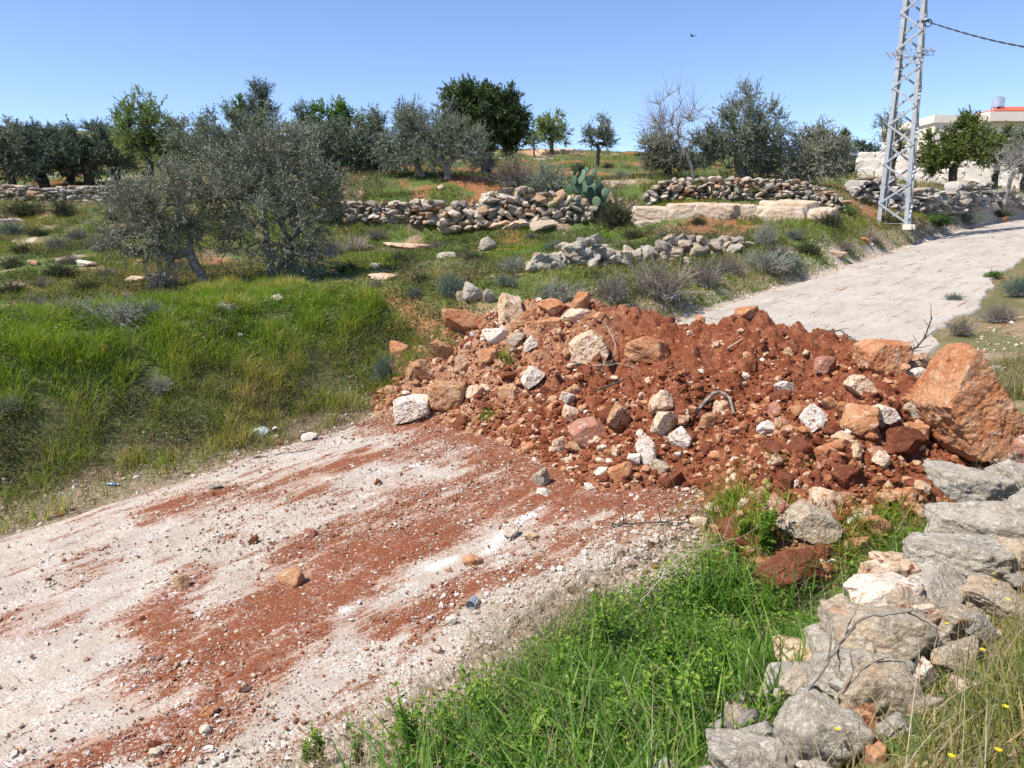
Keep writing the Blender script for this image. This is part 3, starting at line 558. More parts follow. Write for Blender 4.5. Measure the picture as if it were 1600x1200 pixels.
BIG = [
 (1515,632,165,185,'orange','huge peaked orange boulder standing at the right end of the red dirt heap',{'poly':[(1485,534),(1504,532),(1600,672),(1606,700),(1590,724),(1500,722),(1466,690),(1436,630)],'depth':.8,'base':.40,'lift':.80,'sub':6,'rough':.9}),
 (643,638,62,50,'white','squared white limestone block lying on the road at the left foot of the heap',{'poly':[(613,622),(640,614),(672,617),(674,645),(655,655),(620,663),(614,650)],'base':.40,'lift':.72}),
 (697,608,66,52,'tan','brown cracked block just right of the squared white block',{'poly':[(665,596),(690,586),(728,588),(732,608),(722,630),(690,636),(668,628)],'base':.38}),
 (655,578,52,42,'tan','tan rock half buried in the eroded left end of the heap'),
 (735,502,98,46,'orange','flat rounded orange boulder on the left shoulder of the heap',{'rough':.8}),
 (797,482,46,66,'cream','upright pale ragged stone sticking up from the left crest'),
 (825,492,50,30,'orange','small orange rock leaning on the upright pale stone'),
 (862,478,50,34,'orange','rounded orange boulder on the crest between two pale stones'),
 (908,470,38,36,'orange','knobbly orange rock capping the highest left part of the crest'),
 (905,490,60,24,'cream','pale slab under the knobbly orange capping rock'),
 (737,523,17,24,'white','small upright white stone below the flat rounded orange boulder'),
 (775,522,46,25,'white','low white rock behind the grey-mottled stone on the left crest'),
 (805,527,34,24,'greytan','grey mottled stone on the left crest beside a white wedge'),
 (830,533,28,28,'white','white triangular stone just right of the grey mottled stone',{'poly':[(817,545),(818,533),(831,519),(843,531),(842,537),(822,548)]}),
 (920,540,74,60,'cream','large pale orange boulder with white veins high on the heap',{'poly':[(886,530),(900,517),(925,507),(945,520),(955,540),(948,560),(920,567),(893,560)]}),
 (835,586,52,42,'white','white arrowhead shaped rock in the middle of the left slope',{'poly':[(811,590),(826,567),(836,568),(861,583),(838,596),(828,607)]}),
 (888,620,30,24,'white','small white rock above the two-tone block on the slope'),
 (893,647,32,26,'cream','two-tone orange and white block directly above the rounded pink boulder'),
 (917,671,68,52,'pink','rounded pink boulder with a white streak low on the heap',{'poly':[(886,668),(905,652),(930,647),(948,662),(949,680),(935,695),(915,698),(895,686)],'rough':.5}),
 (965,650,44,46,'tan','smooth tan stone right of the rounded pink boulder'),
 (1037,625,48,40,'cream','cream wedge stone on top of the orange tan block mid heap'),
 (1035,657,56,42,'cream','orange tan block under the cream wedge stone mid heap'),
 (1065,682,46,34,'white','white chunky rock right of the tall white block'),
 (1010,700,30,58,'white','tall white block standing on end at the foot of the heap'),
 (992,717,28,20,'white','small white chip at the left of the tall white block'),
 (1030,726,38,36,'greytan','brown grey pitted rock at the right of the tall white block'),
 (1018,548,90,46,'orange','broad orange slab with white crust half buried near the crest'),
 (1385,552,84,60,'orange','blocky orange boulder on the back crest left of the huge peaked one',{'poly':[(1343,535),(1365,522),(1420,525),(1424,550),(1405,578),(1370,584),(1345,570)]}),
 (1344,598,48,34,'cream','pale tan pentagon shaped stone below the blocky orange boulder',{'poly':[(1320,598),(1335,582),(1350,582),(1368,596),(1360,612),(1338,615)]}),
 (1290,570,44,36,'pink','pinkish pale rock left of the blocky orange boulder'),
 (1380,643,58,34,'white','bright white jagged rock near the huge peaked boulder',{'poly':[(1352,638),(1375,628),(1398,632),(1409,648),(1390,658),(1370,656)]}),
 (1348,655,74,58,'orange','large orange rock left of the bright white jagged rock'),
 (1412,688,92,62,'red','big dark red clod at the left foot of the huge peaked boulder'),
 (1432,572,62,46,'tan','brown rough rock between the blocky orange boulder and the huge peaked one'),
 (1428,637,50,50,'greytan','tan split rock touching the left side of the huge peaked boulder'),
 (1230,602,46,24,'white','flat white rock with ragged edges on the right slope'),
 (1272,646,44,42,'white','long white rock leaning down the right slope'),
 (1200,668,40,24,'white','oblong white rock in the middle of the right slope'),
 (1238,693,28,15,'white','small bright white slab below the long leaning white rock'),
 (1213,717,32,22,'cream','cream stone with a white face low in the middle of the right slope'),
 (1168,486,46,26,'orange','orange rock capping the highest right part of the crest'),
 (1268,816,102,66,'greytan','large pale angular rock at the front foot of the right slope',{'poly':[(1214,822),(1232,798),(1256,783),(1300,797),(1317,815),(1300,836),(1262,847),(1228,838)],'lift':.62}),
 (1234,912,118,76,'red','very large rounded red clod among the green grass at the front of the heap',{'lift':.95,'sub':5,'rough':.8,'base':.36,'tilt':0}),
 (1373,822,62,42,'orange','flat orange rock beside the grey wall foot'),
 (1380,717,34,28,'cream','cream rock below the big dark red clod'),
 (1325,742,66,44,'red','dark red clod low in the right slope'),
 (1390,777,36,28,'tan','tan rock low in the right slope near the grey wall'),
 (1322,776,42,24,'tan','flattened tan orange rock in the lower right slope'),
 (1212,792,46,48,'pink','pink cracked rock above left of the large pale angular rock'),
 (1138,872,44,34,'orange','orange rock at the edge of the grass in front of the heap'),
 (1212,640,30,28,'pink','small pale pink stone high in the middle of the right slope'),
 (1225,660,30,34,'tan','small tan stone between the oblong white rock and the long leaning one'),
 (1175,568,26,24,'red','small red knob in the bare soil of the right crest'),
 (1105,655,34,26,'tan','tan stone beside the curved root'),
 (1085,640,28,22,'orange','orange stone above the white chunky rock'),
 (1245,545,22,16,'red','red clod below the right crest'),
 (1440,760,30,24,'cream','pale stone beside the top of the grey wall'),
 (622,548,40,34,'orange','ochre rock at the far left end of the heap above the grass'),
 (690,548,54,38,'tan','ochre tan rock in the middle of the left end of the heap'),
 (725,566,44,30,'tan','flattened tan rock under the flat rounded orange boulder'),
 (765,556,40,32,'orange','ochre rock left of the white arrowhead shaped rock'),
 (800,612,44,28,'tan','tan rock below the white arrowhead shaped rock'),
 (745,612,38,26,'cream','cream rock right of the brown cracked block'),
 (860,505,46,28,'orange','orange rock below the rounded orange boulder on the crest'),
 (1165,845,44,34,'red','red clod at the foot of the heap left of the large pale angular rock'),
 (1125,832,34,26,'tan','tan stone at the front foot of the heap beside the grass'),
 (1290,862,40,30,'red','red clod in the shade below the large pale angular rock'),
 (1335,848,44,32,'orange','orange rock between the large pale angular rock and the wall'),
 (1190,880,30,22,'orange','orange stone just above the very large red clod'),
 (1050,497,16,12,'red','small red clod sitting on the low saddle of the crest'),
]
for sp in BIG: put_rock(sp, 'boulder' if sp[2] * sp[3] > 2000 else 'rock', 'boulder' if sp[2] * sp[3] > 2000 else 'rock')
SCATTER = [
 (455,905,46,30,'orange','solitary red brown rock in the middle of the road'),
 (283,911,30,28,'tan','dark brown angular stone on the road left of the solitary red brown rock'),
 (397,843,18,14,'red','small dark red cube shaped stone on the bare part of the road'),
 (482,683,30,13,'white','flat white rock on the left road edge by the grass'),
 (798,832,34,24,'white','white stone at the top of the chalky streak on the road'),
 (830,838,28,16,'cream','cream stone right of the white stone on the chalky streak'),
 (735,876,42,14,'orange','flat orange stone lower on the chalky streak'),
 (705,969,22,15,'white','pale stone near the crushed can on the road edge'),
 (683,1013,20,18,'white','pale stone by the grass edge below the crushed can'),
 (590,754,14,10,'red','little red clod alone on the light dust'),
 (485,833,22,18,'pink','little pink stone in the gravel patch of the road'),
 (848,746,34,32,'greytan','grey pitted stone on the road below the heap'),
 (850,769,36,15,'white','white crushed stone in front of the grey pitted stone'),
 (223,967,14,10,'red','small red stone on the left part of the road'),
 (380,1075,22,18,'cream','cream stone low in the red dust near the bottom'),
 (328,1110,34,20,'orange','orange broken stone near the bottom of the road'),
 (225,1050,12,9,'grey','small dark pebble on the white part of the road'),
 (75,905,12,8,'red','tiny red stone on the pale left of the road'),
 (240,1165,26,14,'red','red clod in the lowest patch of red dust'),
 (258,1168,16,14,'white','white pebble beside the lowest patch of red dust'),
 (437,692,14,10,'orange','small orange stone on the left road edge'),
 (335,760,26,12,'grey','grey stone on the gravel strip at the left road edge'),
 (880,797,16,12,'white','white chip on the road below the heap foot'),
 (940,700,18,12,'white','white chip beside the pink boulder'),
 (700,890,14,10,'cream','cream chip on the road in the red streak'),
 (1097,818,40,28,'cream','pale tan stone half in the grass at the foot of the heap'),
 (980,845,18,12,'cream','cream stone by the road edge above the tall grass'),
 (1165,785,22,16,'white','white stone amid the gravel at the foot of the heap'),
 (1320,835,20,20,'red','red clod in the shade of the large pale angular rock'),
 (1400,830,22,20,'cream','rounded pale stone beside the green tuft by the wall'),
 (352,480,42,26,'grey','dark grey rock in the green bank below the near olive trees'),
 (425,469,52,17,'grey','light grey flat rock on the rim of the green bank'),
 (288,474,22,14,'white','white stone on the rim of the green bank'),
 (158,546,24,16,'tan','tan stone in the green bank at the left'),
 (127,566,18,12,'tan','smaller tan stone on the green bank near the left edge'),
 (374,524,10,8,'white','tiny white stone in the middle of the green bank'),
 (760,381,36,28,'grey','round grey boulder in the meadow below the long stone wall'),
 (696,400,36,14,'grey','flat pale grey rock in the meadow'),
 (135,411,34,14,'white','flat white rock in the left meadow'),
 (607,432,70,14,'cream','low pale rock outcrop in the meadow behind the green bank'),
 (590,415,24,12,'grey','small grey rock on the low pale outcrop'),
 (52,411,20,10,'tan','small tan rock in the left meadow'),
 (262,435,70,12,'cream','pale flat ledge behind the trunk of the near olive'),
 (215,437,50,12,'cream','pale flat rock left of the near olive trunk'),
 (1310,397,34,14,'cream','pale rocks on the verge left of the far road'),
 (1352,375,24,10,'orange','orange rock on the verge near the tower'),
 (780,349,44,16,'cream','pale block below the long stone wall'),
 (808,352,52,17,'cream','broad pale block below the long stone wall'),
 (848,353,52,22,'greytan','mottled block below the long stone wall'),
 (876,355,20,14,'cream','small square block at the right end of the long wall foot'),
 (645,385,110,14,'cream','long low pale outcrop in the middle meadow'),
 (1565,582,30,22,'grey','grey rock in the grass behind the huge peaked boulder'),
 (1575,605,26,18,'grey','lower grey rock in the grass behind the huge peaked boulder'),
 (1570,342,14,10,'orange','orange stone beside the far end of the road'),
 (1430,353,20,10,'cream','pale stone at the right foot of the steel tower'),
 (690,292,16,8,'cream','pale stone on the terrace under the twisted olive'),
 (740,455,44,34,'grey','grey stones piled at the back of the heap left of the upright pale stone'),
 (725,462,26,20,'greytan','small mottled stone in the pile behind the heap'),
 (765,462,22,26,'grey','upright grey stone in the pile behind the heap'),
]
for sp in SCATTER:
    sp = sp if len(sp) > 6 else sp + ({'lift': .7, 'base': .4, 'planes': 9},)
    put_rock(sp, 'stone', 'stone', sub=3)

# medium rubble: individuals sharing a dozen shapes
shapes = []
for mt in ['white', 'cream', 'tan', 'orange', 'red', 'pink']:
    for k in range(4):
        v, f = rock(rg, 3, (1, rg.uniform(.6, .95), rg.uniform(.45, .8)), 8, 1.2); shapes.append((mt, mesh('stone', v, f, M[mt], False)))
LAB = {'white': ('loose fist sized white stone in the red dirt heap', 'white stones in the dirt heap'), 'cream': ('loose fist sized cream stone in the red dirt heap', 'cream stones in the dirt heap'),
       'tan': ('loose fist sized tan stone in the red dirt heap', 'tan stones in the dirt heap'), 'orange': ('loose fist sized orange stone in the red dirt heap', 'orange stones in the dirt heap'),
       'red': ('loose dark red clod of earth in the red dirt heap', 'red clods in the dirt heap'), 'pink': ('loose fist sized pinkish stone in the red dirt heap', 'pinkish stones in the dirt heap')}
def mound_samples(rng, n, smin=4.2, smax=9.6):
    out = []
    while sum(len(o[0]) for o in out) < n:
        s = rng.uniform(smin, smax, n * 2); l = rng.uniform(1.2, 10, n * 2); h = mound_h(s, l); st = np.interp(l, _t[:, 0], _t[:, 1])
        ff = (s - st) / (SCREST - st); p = np.where(h > .02, np.where(s < SCREST - .2, 1.0, .3), 0) * np.clip(1.1 - .95 * sstep(.35, .8, ff) * (1 - sstep(1.6, 2.6, np.abs(l - 4.6))) + .5 * fbm2(s, l, 1.3, 2, 191), .08, 1)
        k = rng.random(n * 2) < p; out.append((s[k], l[k]))
    s = np.concatenate([o[0] for o in out])[:n]; l = np.concatenate([o[1] for o in out])[:n]; x, y = to_xy(s, l); return s, l, x, y, mound_z(x, y)
s, l, x, y, z = mound_samples(rg, 290)
sz = .045 + .10 * rg.random(290) ** 2.0
for k in range(290):
    pr = [.07, .15, .22, .24, .26, .06] if l[k] < 7 else [.07, .24, .38, .25, .04, .02]
    mi = rg.choice(6, p=pr); mt, me = shapes[mi * 4 + rg.integers(4)]
    o = link('clod' if mt == 'red' else 'stone', me, None, (x[k], y[k], z[k] + sz[k] * .02), label=LAB[mt][0], category='clod' if mt == 'red' else 'stone', group=LAB[mt][1])
    o.rotation_euler = tuple(rg.uniform(-.6, .6, 2)) + (rg.uniform(0, 6.28),); o.scale = (sz[k],) * 3

# crumbs, clods and gravel too many to count
def crumbs(name, x, y, z, sz, rnd, mat, sub=1, seed=3):
    rng = np.random.default_rng(seed); d, f = ico(sub); n = len(x)
    k = len(d); V0 = d[None] * (1 + .28 * rng.normal(size=(n, k, 1)) * (1 if sub == 1 else .5)) * rng.uniform(.55, 1.1, (n, 1, 3)) * sz[:, None, None]
    a = rng.uniform(0, 2 * pi, n); ca, sa = np.cos(a)[:, None], np.sin(a)[:, None]
    V1 = np.stack([V0[..., 0] * ca - V0[..., 1] * sa, V0[..., 0] * sa + V0[..., 1] * ca, V0[..., 2] * .8], -1) + np.stack([x, y, z], -1)[:, None]
    F = (f[None] + (np.arange(n) * k)[:, None, None]).reshape(-1, 3)
    return mesh(name, V1, F, mat, False, {'rnd': np.repeat(rnd, k)})
def crumbmat(name, stops):
    m, nt, N, Lk, bs = newmat(name); c = ramp(nt, attr(nt, 'rnd'), stops); n = noise(nt, 70, 4, .7, pos(nt))
    c = mix(nt, .7, c, ramp(nt, n, [(.3, (.6, .6, .6)), (.6, (1.05, 1.05, 1.05))]), 'MULTIPLY'); Lk.new(c, bs.inputs['Base Color']); Lk.new(bump(nt, n, .6, .01), bs.inputs['Normal'])
    bs.inputs['Roughness'].default_value = .97; bs.inputs['Specular IOR Level'].default_value = .1; return m
M['crumb'] = crumbmat('crumbled_earth_and_chips', [(0, (.155, .045, .02)), (.38, (.25, .085, .04)), (.58, (.40, .18, .085)), (.82, (.50, .29, .165)), (.965, (.62, .45, .31)), (1, (.76, .68, .58))])
M['gravel'] = crumbmat('pale_gravel', [(0, (.28, .09, .04)), (.25, (.40, .24, .15)), (.5, (.54, .44, .34)), (.8, (.66, .58, .49)), (1, (.76, .70, .62))])
n = 17000
s, l, x, y, z = mound_samples(rg, n, 4.0, 9.8); sz = .005 + .036 * rg.random(n) ** 5.0 + .005 * rg.random(n); tn = sstep(5.4, 7.6, l)
me = crumbs('earth_crumbs', x, y, z + sz * .2, sz, np.clip(rg.random(n) ** (1.5 - .7 * tn), 0, 1), M['crumb']); link('earth_crumbs', me, kind='stuff', label='crumbled red earth and stone chips covering the heap', category='rubble')
n = 5200
s, l, x, y, z = mound_samples(rg, n, 4.2, 9.6); sz = .014 + .050 * rg.random(n) ** 2.6
me = crumbs('earth_clods', x, y, z + sz * .2, sz, np.clip(rg.random(n) ** (1.35 - .75 * sstep(5.4, 7.6, l)), 0, 1), M['crumb'], 2, 8); link('earth_clods', me, kind='stuff', label='small clods and broken stones strewn through the heap', category='rubble')
# gravel on the road, heavier where the dust lies
n = 230000; s = rg.uniform(-2.5, 7.4, n); l = rg.uniform(3.3, 8.35, n); dust, chalk = road_masks(s, l); toe = np.interp(l, _t[:, 0], _t[:, 1])
cl = fbm2(s * .5, l, 2.2, 3, 91)
k = (rg.random(n) < np.clip(.10 + .40 * np.clip(dust, 0, 1) + .30 * cl + .35 * sstep(4.6, 3.4, l), .03, 1)); s, l, dust = s[k], l[k], dust[k]
x, y = to_xy(s, l); n = len(s); sz = .0028 + .0035 * rg.random(n) + .018 * rg.random(n) ** 14
rn = np.clip(rg.random(n) - .25 * (rg.random(n) < dust * .8), 0, 1)
me = crumbs('road_gravel', x, y, zroad(s) + .012 + sz * .1, sz, rn, M['gravel'], 1, 5); link('road_gravel', me, kind='stuff', label='pale and red gravel scattered over the road', category='gravel')
n = 1500; s = rg.uniform(.5, 6, n); l = 3.45 + rg.normal(0, .28, n); k = fbm2(s, l, 1.6, 2, 93) > -.1; s, l = s[k], l[k]; x, y = to_xy(s, l); n = len(s); sz = .008 + .03 * rg.random(n) ** 3
me = crumbs('edge_stones', x, y, top(x, y) + .01 + sz * .2, sz, .35 + .65 * rg.random(n), M['gravel'], 2, 7); link('edge_stones', me, kind='stuff', label='broken pale stones along the near edge of the road', category='gravel')
n = 9000; s = rg.uniform(-3, 30, n); l = np.where(rg.random(n) < .75, rg.uniform(8.2, 9.4, n), rg.uniform(2.6, 3.5, n)); x, y = to_xy(s, l); sz = .008 + .035 * rg.random(n) ** 5
me = crumbs('verge_gravel', x, y, ground(x, y) + sz * .2, sz, rg.random(n), M['gravel'], 1, 6); link('verge_gravel', me, kind='stuff', label='gravel along the edges of the road', category='gravel')

# ------------------------------------------------------------------ dry stone wall in the foreground right
def wall_pt(px, py, z0=1.02):
    r = ray(px, py); t = (z0 - EYE) / r[2]
    for _ in range(4):
        a, b = to_sl(r[0] * t, r[1] * t); t = (z0 + .035 * a - EYE) / r[2]
    return np.array([0, 0, EYE]) + r * t
FW = [ # px, py, w, h, material, lower
 (1512,756,95,52,'grey'),(1585,742,70,46,'grey'),(1620,700,70,40,'pink'),(1535,806,140,62,'grey'),(1610,800,80,60,'grey'),(1488,862,128,46,'grey'),(1575,868,90,56,'greytan'),
 (1388,895,60,24,'cream'),(1368,918,112,44,'white'),(1455,915,110,56,'grey'),(1370,990,124,76,'greytan'),(1490,965,80,46,'greytan'),(1445,1000,38,36,'white'),(1490,1020,80,56,'greytan'),
 (1325,1038,90,72,'grey'),(1362,1085,120,96,'greytan'),(1270,1148,124,108,'grey'),(1172,1192,110,56,'grey'),(1445,1056,30,28,'white'),(1505,1086,62,42,'cream'),(1331,1166,32,44,'white'),
 (1374,1192,44,30,'orange'),(1350,1130,60,50,'tan'),(1405,935,70,34,'greytan'),(1545,925,90,44,'greytan'),(1430,965,50,34,'cream'),(1640,770,80,60,'grey'),(1660,860,90,60,'greytan'),
 (1300,1225,90,60,'grey'),(1215,1255,90,60,'greytan'),(1110,1250,90,60,'grey'),(1440,1110,60,44,'greytan'),(1400,1150,54,44,'grey'),(1690,730,80,50,'grey')]
wpos = [wall_pt(q[0], q[1]) for q in FW]; worg = np.mean(wpos, 0); worg[2] = .5
fw = empty('dry_stone_wall', worg, 'tumbled grey dry stone wall running through tall grass in the right foreground', 'stone wall')
rw = np.random.default_rng(23)
for q, c in zip(FW, wpos):
    k = mpp(c); hw, hh = q[2] * k / 2 * 1.08, q[3] * k / 2 * 1.05
    v, f = rock(rw, 5, (1, 1, 1), 8, 1.35); v = v @ rotm(*rw.uniform(-.25, .25, 3)).T; v = v / np.abs(v).max(0) * np.array([hw * 1.12, min(hw * 1.05, .30), max(hh * 1.3, .10)])
    c = c - np.array([0, 0, hh * .25]); link('stone', mesh('stone', v, f, M[q[4]], True), fw, c - worg)
# lower courses and packing
for k in range(66):
    s0 = rw.uniform(1.2, 8.6); l0 = rw.uniform(.7, 1.62) - (.15 if s0 > 4 else 0); lowr = (l0 - .75) / 1.0
    x0, y0 = to_xy(s0, l0); z0 = .95 + .035 * s0 - rw.uniform(.06, .28) - .38 * lowr ** 2
    a, b = rw.uniform(.12, .26), rw.uniform(.10, .18); v, f = rock(rw, 4, (a, a * rw.uniform(.7, 1), b), 8, 1.3); v = v @ rotm(*rw.uniform(-.4, .4, 3)).T @ rotm(0, 0, rw.uniform(0, 6)).T
    link('stone', mesh('stone', v, f, M[['grey', 'greytan', 'greytan', 'cream', 'greytan'][rw.integers(5)]], False), fw, np.array([x0, y0, z0]) - worg)

acc = Acc()
for k in range(380):
    s0 = rw.uniform(1.2, 8.6); l0 = rw.uniform(.42, 1.75) - (.12 if s0 > 4 else 0); lowr = (l0 - .75); x0, y0 = to_xy(s0, l0); z0 = 1.02 + .035 * s0 - rw.uniform(.0, .16) - .42 * lowr ** 2
    a = rw.uniform(.035, .095); v, f = rock(rw, 3, (a, a * rw.uniform(.7, 1), a * rw.uniform(.5, .9)), 9, 1.2); v = v @ rotm(*rw.uniform(-.8, .8, 3)).T; acc.add(v + np.array([x0, y0, z0]) - worg, f, rw.random())
link('packing_stones', acc.mesh('packing_stones', M['wall_grey']), fw, None, kind='stuff')

# ------------------------------------------------------------------ terrace walls and rubble further back
def stone_run(name, pts, hgt, size, mat, label, cat='stone wall', seed=1, lean=.25, jit=.3, thick=.35, subd=2, children=False, boxy=False):
    """dry stone wall along ground points (px,py,distance); courses of stones, irregular top"""
    rng = np.random.default_rng(seed); W = np.array([P(*q) for q in pts]); W[:, 2] = ground(W[:, 0], W[:, 1])
    jit = jit * 1.6; seg = np.linalg.norm(np.diff(W[:, :2], axis=0), axis=1); cum = np.concatenate([[0], np.cumsum(seg)]); org = W.mean(0)
    acc = Acc(); root = empty(name, org, label, cat) if children else None; cnt = 0; stones = []
    zc = 0.0
    while zc < hgt:
        ch = size * rng.uniform(.38, .6); u = rng.uniform(-.1, .1)
        while u < cum[-1]:
            w = size * rng.choice([.5, .75, .95, 1.2, 1.45]); uu = min(u + w / 2, cum[-1]); x0 = np.interp(uu, cum, W[:, 0]); y0 = np.interp(uu, cum, W[:, 1]); g = np.interp(uu, cum, W[:, 2])
            hmax = hgt * (0.86 + .3 * float(fbm2(np.array([uu]), np.array([seed * 3.1]), .5, 2, 7)[0])) * min(1, .5 + 1.2 * min(uu, cum[-1] - uu))
            if zc < hmax and rng.random() > .03:
                i = min(np.searchsorted(cum, uu), len(W) - 1); i = max(i, 1); dv = W[i, :2] - W[i-1, :2]; az = math.atan2(dv[1], dv[0])
                hh = ch * rng.uniform(.45, .95); v, f = rock(rng, subd, (w * .56, thick * rng.uniform(.8, 1.2), hh), 7, 1.3) if not boxy else rock(rng, 3, (w * .5, thick, hh), 0, .25, np.array([[1,0,0],[-1,0,0],[0,1,0],[0,-1,0],[0,0,1],[0,0,-1.0]]), np.ones(6)); v = v @ rotm(0, rng.normal(0, jit * .4), 0).T @ rotm(0, 0, az + rng.normal(0, jit * .4)).T
                nb = np.array([-sin(az), cos(az)]); off = lean * zc + rng.normal(0, .05)
                c = np.array([x0 + nb[0] * off, y0 + nb[1] * off, g + zc + ch * .5 - .05]); stones.append((v, f, c))
            u += w * .98
        zc += ch * .92
    if children and len(stones) <= 100:
        for v, f, c in stones:
            o = link('stone', mesh('stone', v, f, mat if not isinstance(mat, list) else mat[rng.integers(len(mat))]), root, c - org)
    else:
        for v, f, c in stones: acc.add(v + c, f, rng.random())
        me = acc.mesh(name, mat if not isinstance(mat, list) else mat[0], False, org)
        if root: link('stonework', me, root)
        else: link(name, me, None, org, label=label, category=cat)
stone_run('terrace_wall', [(500,350,26),(560,350,25.9),(640,354,25.7),(700,356,25.6)], .78, .24, M['wall_warm'], 'crumbling left part of the long stone terrace wall below the olive trees', seed=31, lean=.5, jit=1.0)
stone_run('terrace_wall', [(690,352,25.4),(740,354,25.3),(800,350,25.2),(860,352,25.1),(920,352,25)], 1.02, .34, M['wall_warm'], 'right part of the long terrace wall built of big pale blocks', seed=38, jit=.7)
stone_run('terrace_wall', [(1008,318,25.2),(1060,318,25.1),(1120,322,25),(1200,322,24.8),(1270,325,24.6),(1318,332,24.3)], .60, .24, M['wall_warm'], 'low dry stone terrace wall above the pale bedrock ledge', seed=32)
stone_run('terrace_wall', [(1328,345,25.6),(1372,345,26),(1440,342,26.8),(1500,338,28),(1545,326,30)], .98, .30, M['wall_grey'], 'grey dry stone wall behind the foot of the steel tower', seed=33)
stone_run('terrace_wall', [(1545,325,31),(1600,322,33),(1680,318,36)], .5, .3, M['wall_grey'], 'low stone wall at the right edge beyond the grey wall', seed=39)
stone_run('terrace_wall', [(68,308,30),(110,306,30),(150,308,29.6),(185,308,29.4)], .62, .24, M['wall_grey'], 'rubble terrace wall below the dark olive trees at the left', seed=34)
stone_run('terrace_wall', [(-120,318,31),(0,318,31),(66,314,30.6)], .5, .26, M['wall_warm'], 'crumbling reddish terrace edge at the far left', seed=35)
M['wallstone'] = rockmat('dull_field_stone', (.26, .235, .20), (.38, .33, .27), (.20, .17, .13), 6, .6, (.30, .17, .10), .35)
def heap(name, label, px0, px1, py0, py1, d0, d1, n, smin, smax, hgt, mats, seed):
    """collapsed wall: each stone a child"""
    rng = np.random.default_rng(seed); a = P(px0, py0, d0); b = P(px1, py1, d1); org = (a + b) / 2; org[2] = float(ground(org[0], org[1])); root = empty(name, org, label, 'rubble wall')
    for k in range(n):
        t = rng.uniform(0, 1); c = a + (b - a) * t; dz = rng.random() ** 1.3; off = rng.normal(0, .33) * (1 - dz * .7); c = c + np.array([rng.normal(0, .1), off, 0]); g = float(ground(c[0], c[1]))
        hh = hgt * (.7 + .3 * sin(t * 9 + seed)) * min(1, .45 + 4 * min(t, 1 - t)); r = rng.uniform(smin, smax); c[2] = g + r * .3 + dz * max(hh - r * .5, 0) * (1 - min(abs(off), .6))
        v, f = rock(rng, 3, (r, r * rng.uniform(.6, 1), r * rng.uniform(.4, .75)), 7, 1.2); v = v @ rotm(*rng.uniform(-.5, .5, 3)).T
        link('stone', mesh('stone', v, f, M[mats[rng.integers(len(mats))]]), root, c - org)
heap('rubble_wall', 'collapsed stone wall of grey and tan stones left of the far road', 832, 972, 438, 400, 15.8, 17.6, 80, .09, .24, .72, ['grey', 'wallstone', 'greytan', 'grey'], 41)
heap('rubble_wall', 'second collapsed stone wall with a flat top slab nearer the tower', 985, 1165, 394, 380, 18.6, 20.3, 90, .09, .22, .58, ['greytan', 'grey', 'wallstone', 'greytan'], 42)
heap('rubble_wall', 'small heap of grey stones just behind the left crest of the dirt heap', 715, 790, 474, 470, 12.2, 12, 24, .08, .17, .4, ['grey', 'greytan'], 43)
M['ledge'] = rockmat('pale_bedrock', (.62, .50, .38), (.54, .40, .27), (.40, .25, .15), 3, .4, (.42, .22, .12), .35)
# bedrock ledges: one mesh of overlapping flat slabs
def ledge(pts, thick, hgt, mat, label, seed):
    rng = np.random.default_rng(seed); acc = Acc(); W = np.array([P(*q) for q in pts]); W[:, 2] = ground(W[:, 0], W[:, 1]); org = W.mean(0)
    seg = np.linalg.norm(np.diff(W[:, :2], axis=0), axis=1); cum = np.concatenate([[0], np.cumsum(seg)]); u = .6
    while u < cum[-1] - .4:
        c = np.array([np.interp(u, cum, W[:, i]) for i in range(3)]); i = max(1, min(np.searchsorted(cum, u), len(W) - 1)); dv = W[i] - W[i - 1]; az = math.atan2(dv[1], dv[0]); w = rng.uniform(.55, 1.1); e = min(1, .45 + .8 * min(u, cum[-1] - u))
        for lay in range(1 + (rng.random() < .3)):
            NN = nrm(np.concatenate([np.array([[1,0,.1],[-1,0,.1],[0,1,.1],[0,-1,.15],[.05,-.1,1],[0,0,-1.0]]), np.stack([rng.normal(0, 1, 5), rng.normal(0, 1, 5), rng.normal(.15, .2, 5)], -1)])); HH = np.concatenate([[1, 1, 1, 1, .8, 1], rng.uniform(.9, 1.1, 5)])
            v, f = rock(rng, 5, (w, thick * rng.uniform(.8, 1.1) * (1 - .3 * lay), hgt * rng.uniform(.9, 1.1) * e), 8, 1.1, NN, HH); v = v @ rotm(rng.normal(0, .02), rng.normal(0, .02), 0).T @ rotm(0, 0, az + rng.normal(0, .04)).T
            acc.add(v + c + [rng.normal(0, .1), .12 * lay, hgt * (-.12 + .3 * lay) * e], f, rng.random())
        u += w * .85
    link('rock_ledge', acc.mesh('rock_ledge', M[mat], True, org), None, org, label=label, category='rock ledge')
ledge([(1008,336,24.2),(1060,338,24),(1130,342,23.7),(1210,346,23.4),(1260,350,23),(1300,356,22.6)], .6, .46, 'ledge', 'long smooth pale bedrock ledge below the low terrace wall', 51)
ledge([(-60,352,26),(0,350,26),(34,346,26)], .5, .3, 'white', 'pale bedrock ledge at the left edge of the meadow', 52)
ledge([(610,280,33),(660,276,33),(700,276,33)], .5, .25, 'cream', 'pale orange ledge on the terrace behind the twisted olive', 53)
ledge([(835,240,57),(880,236,58),(915,236,60)], .8, .25, 'cream', 'pale rock outcrop along the hill crest between the two small trees', 54)
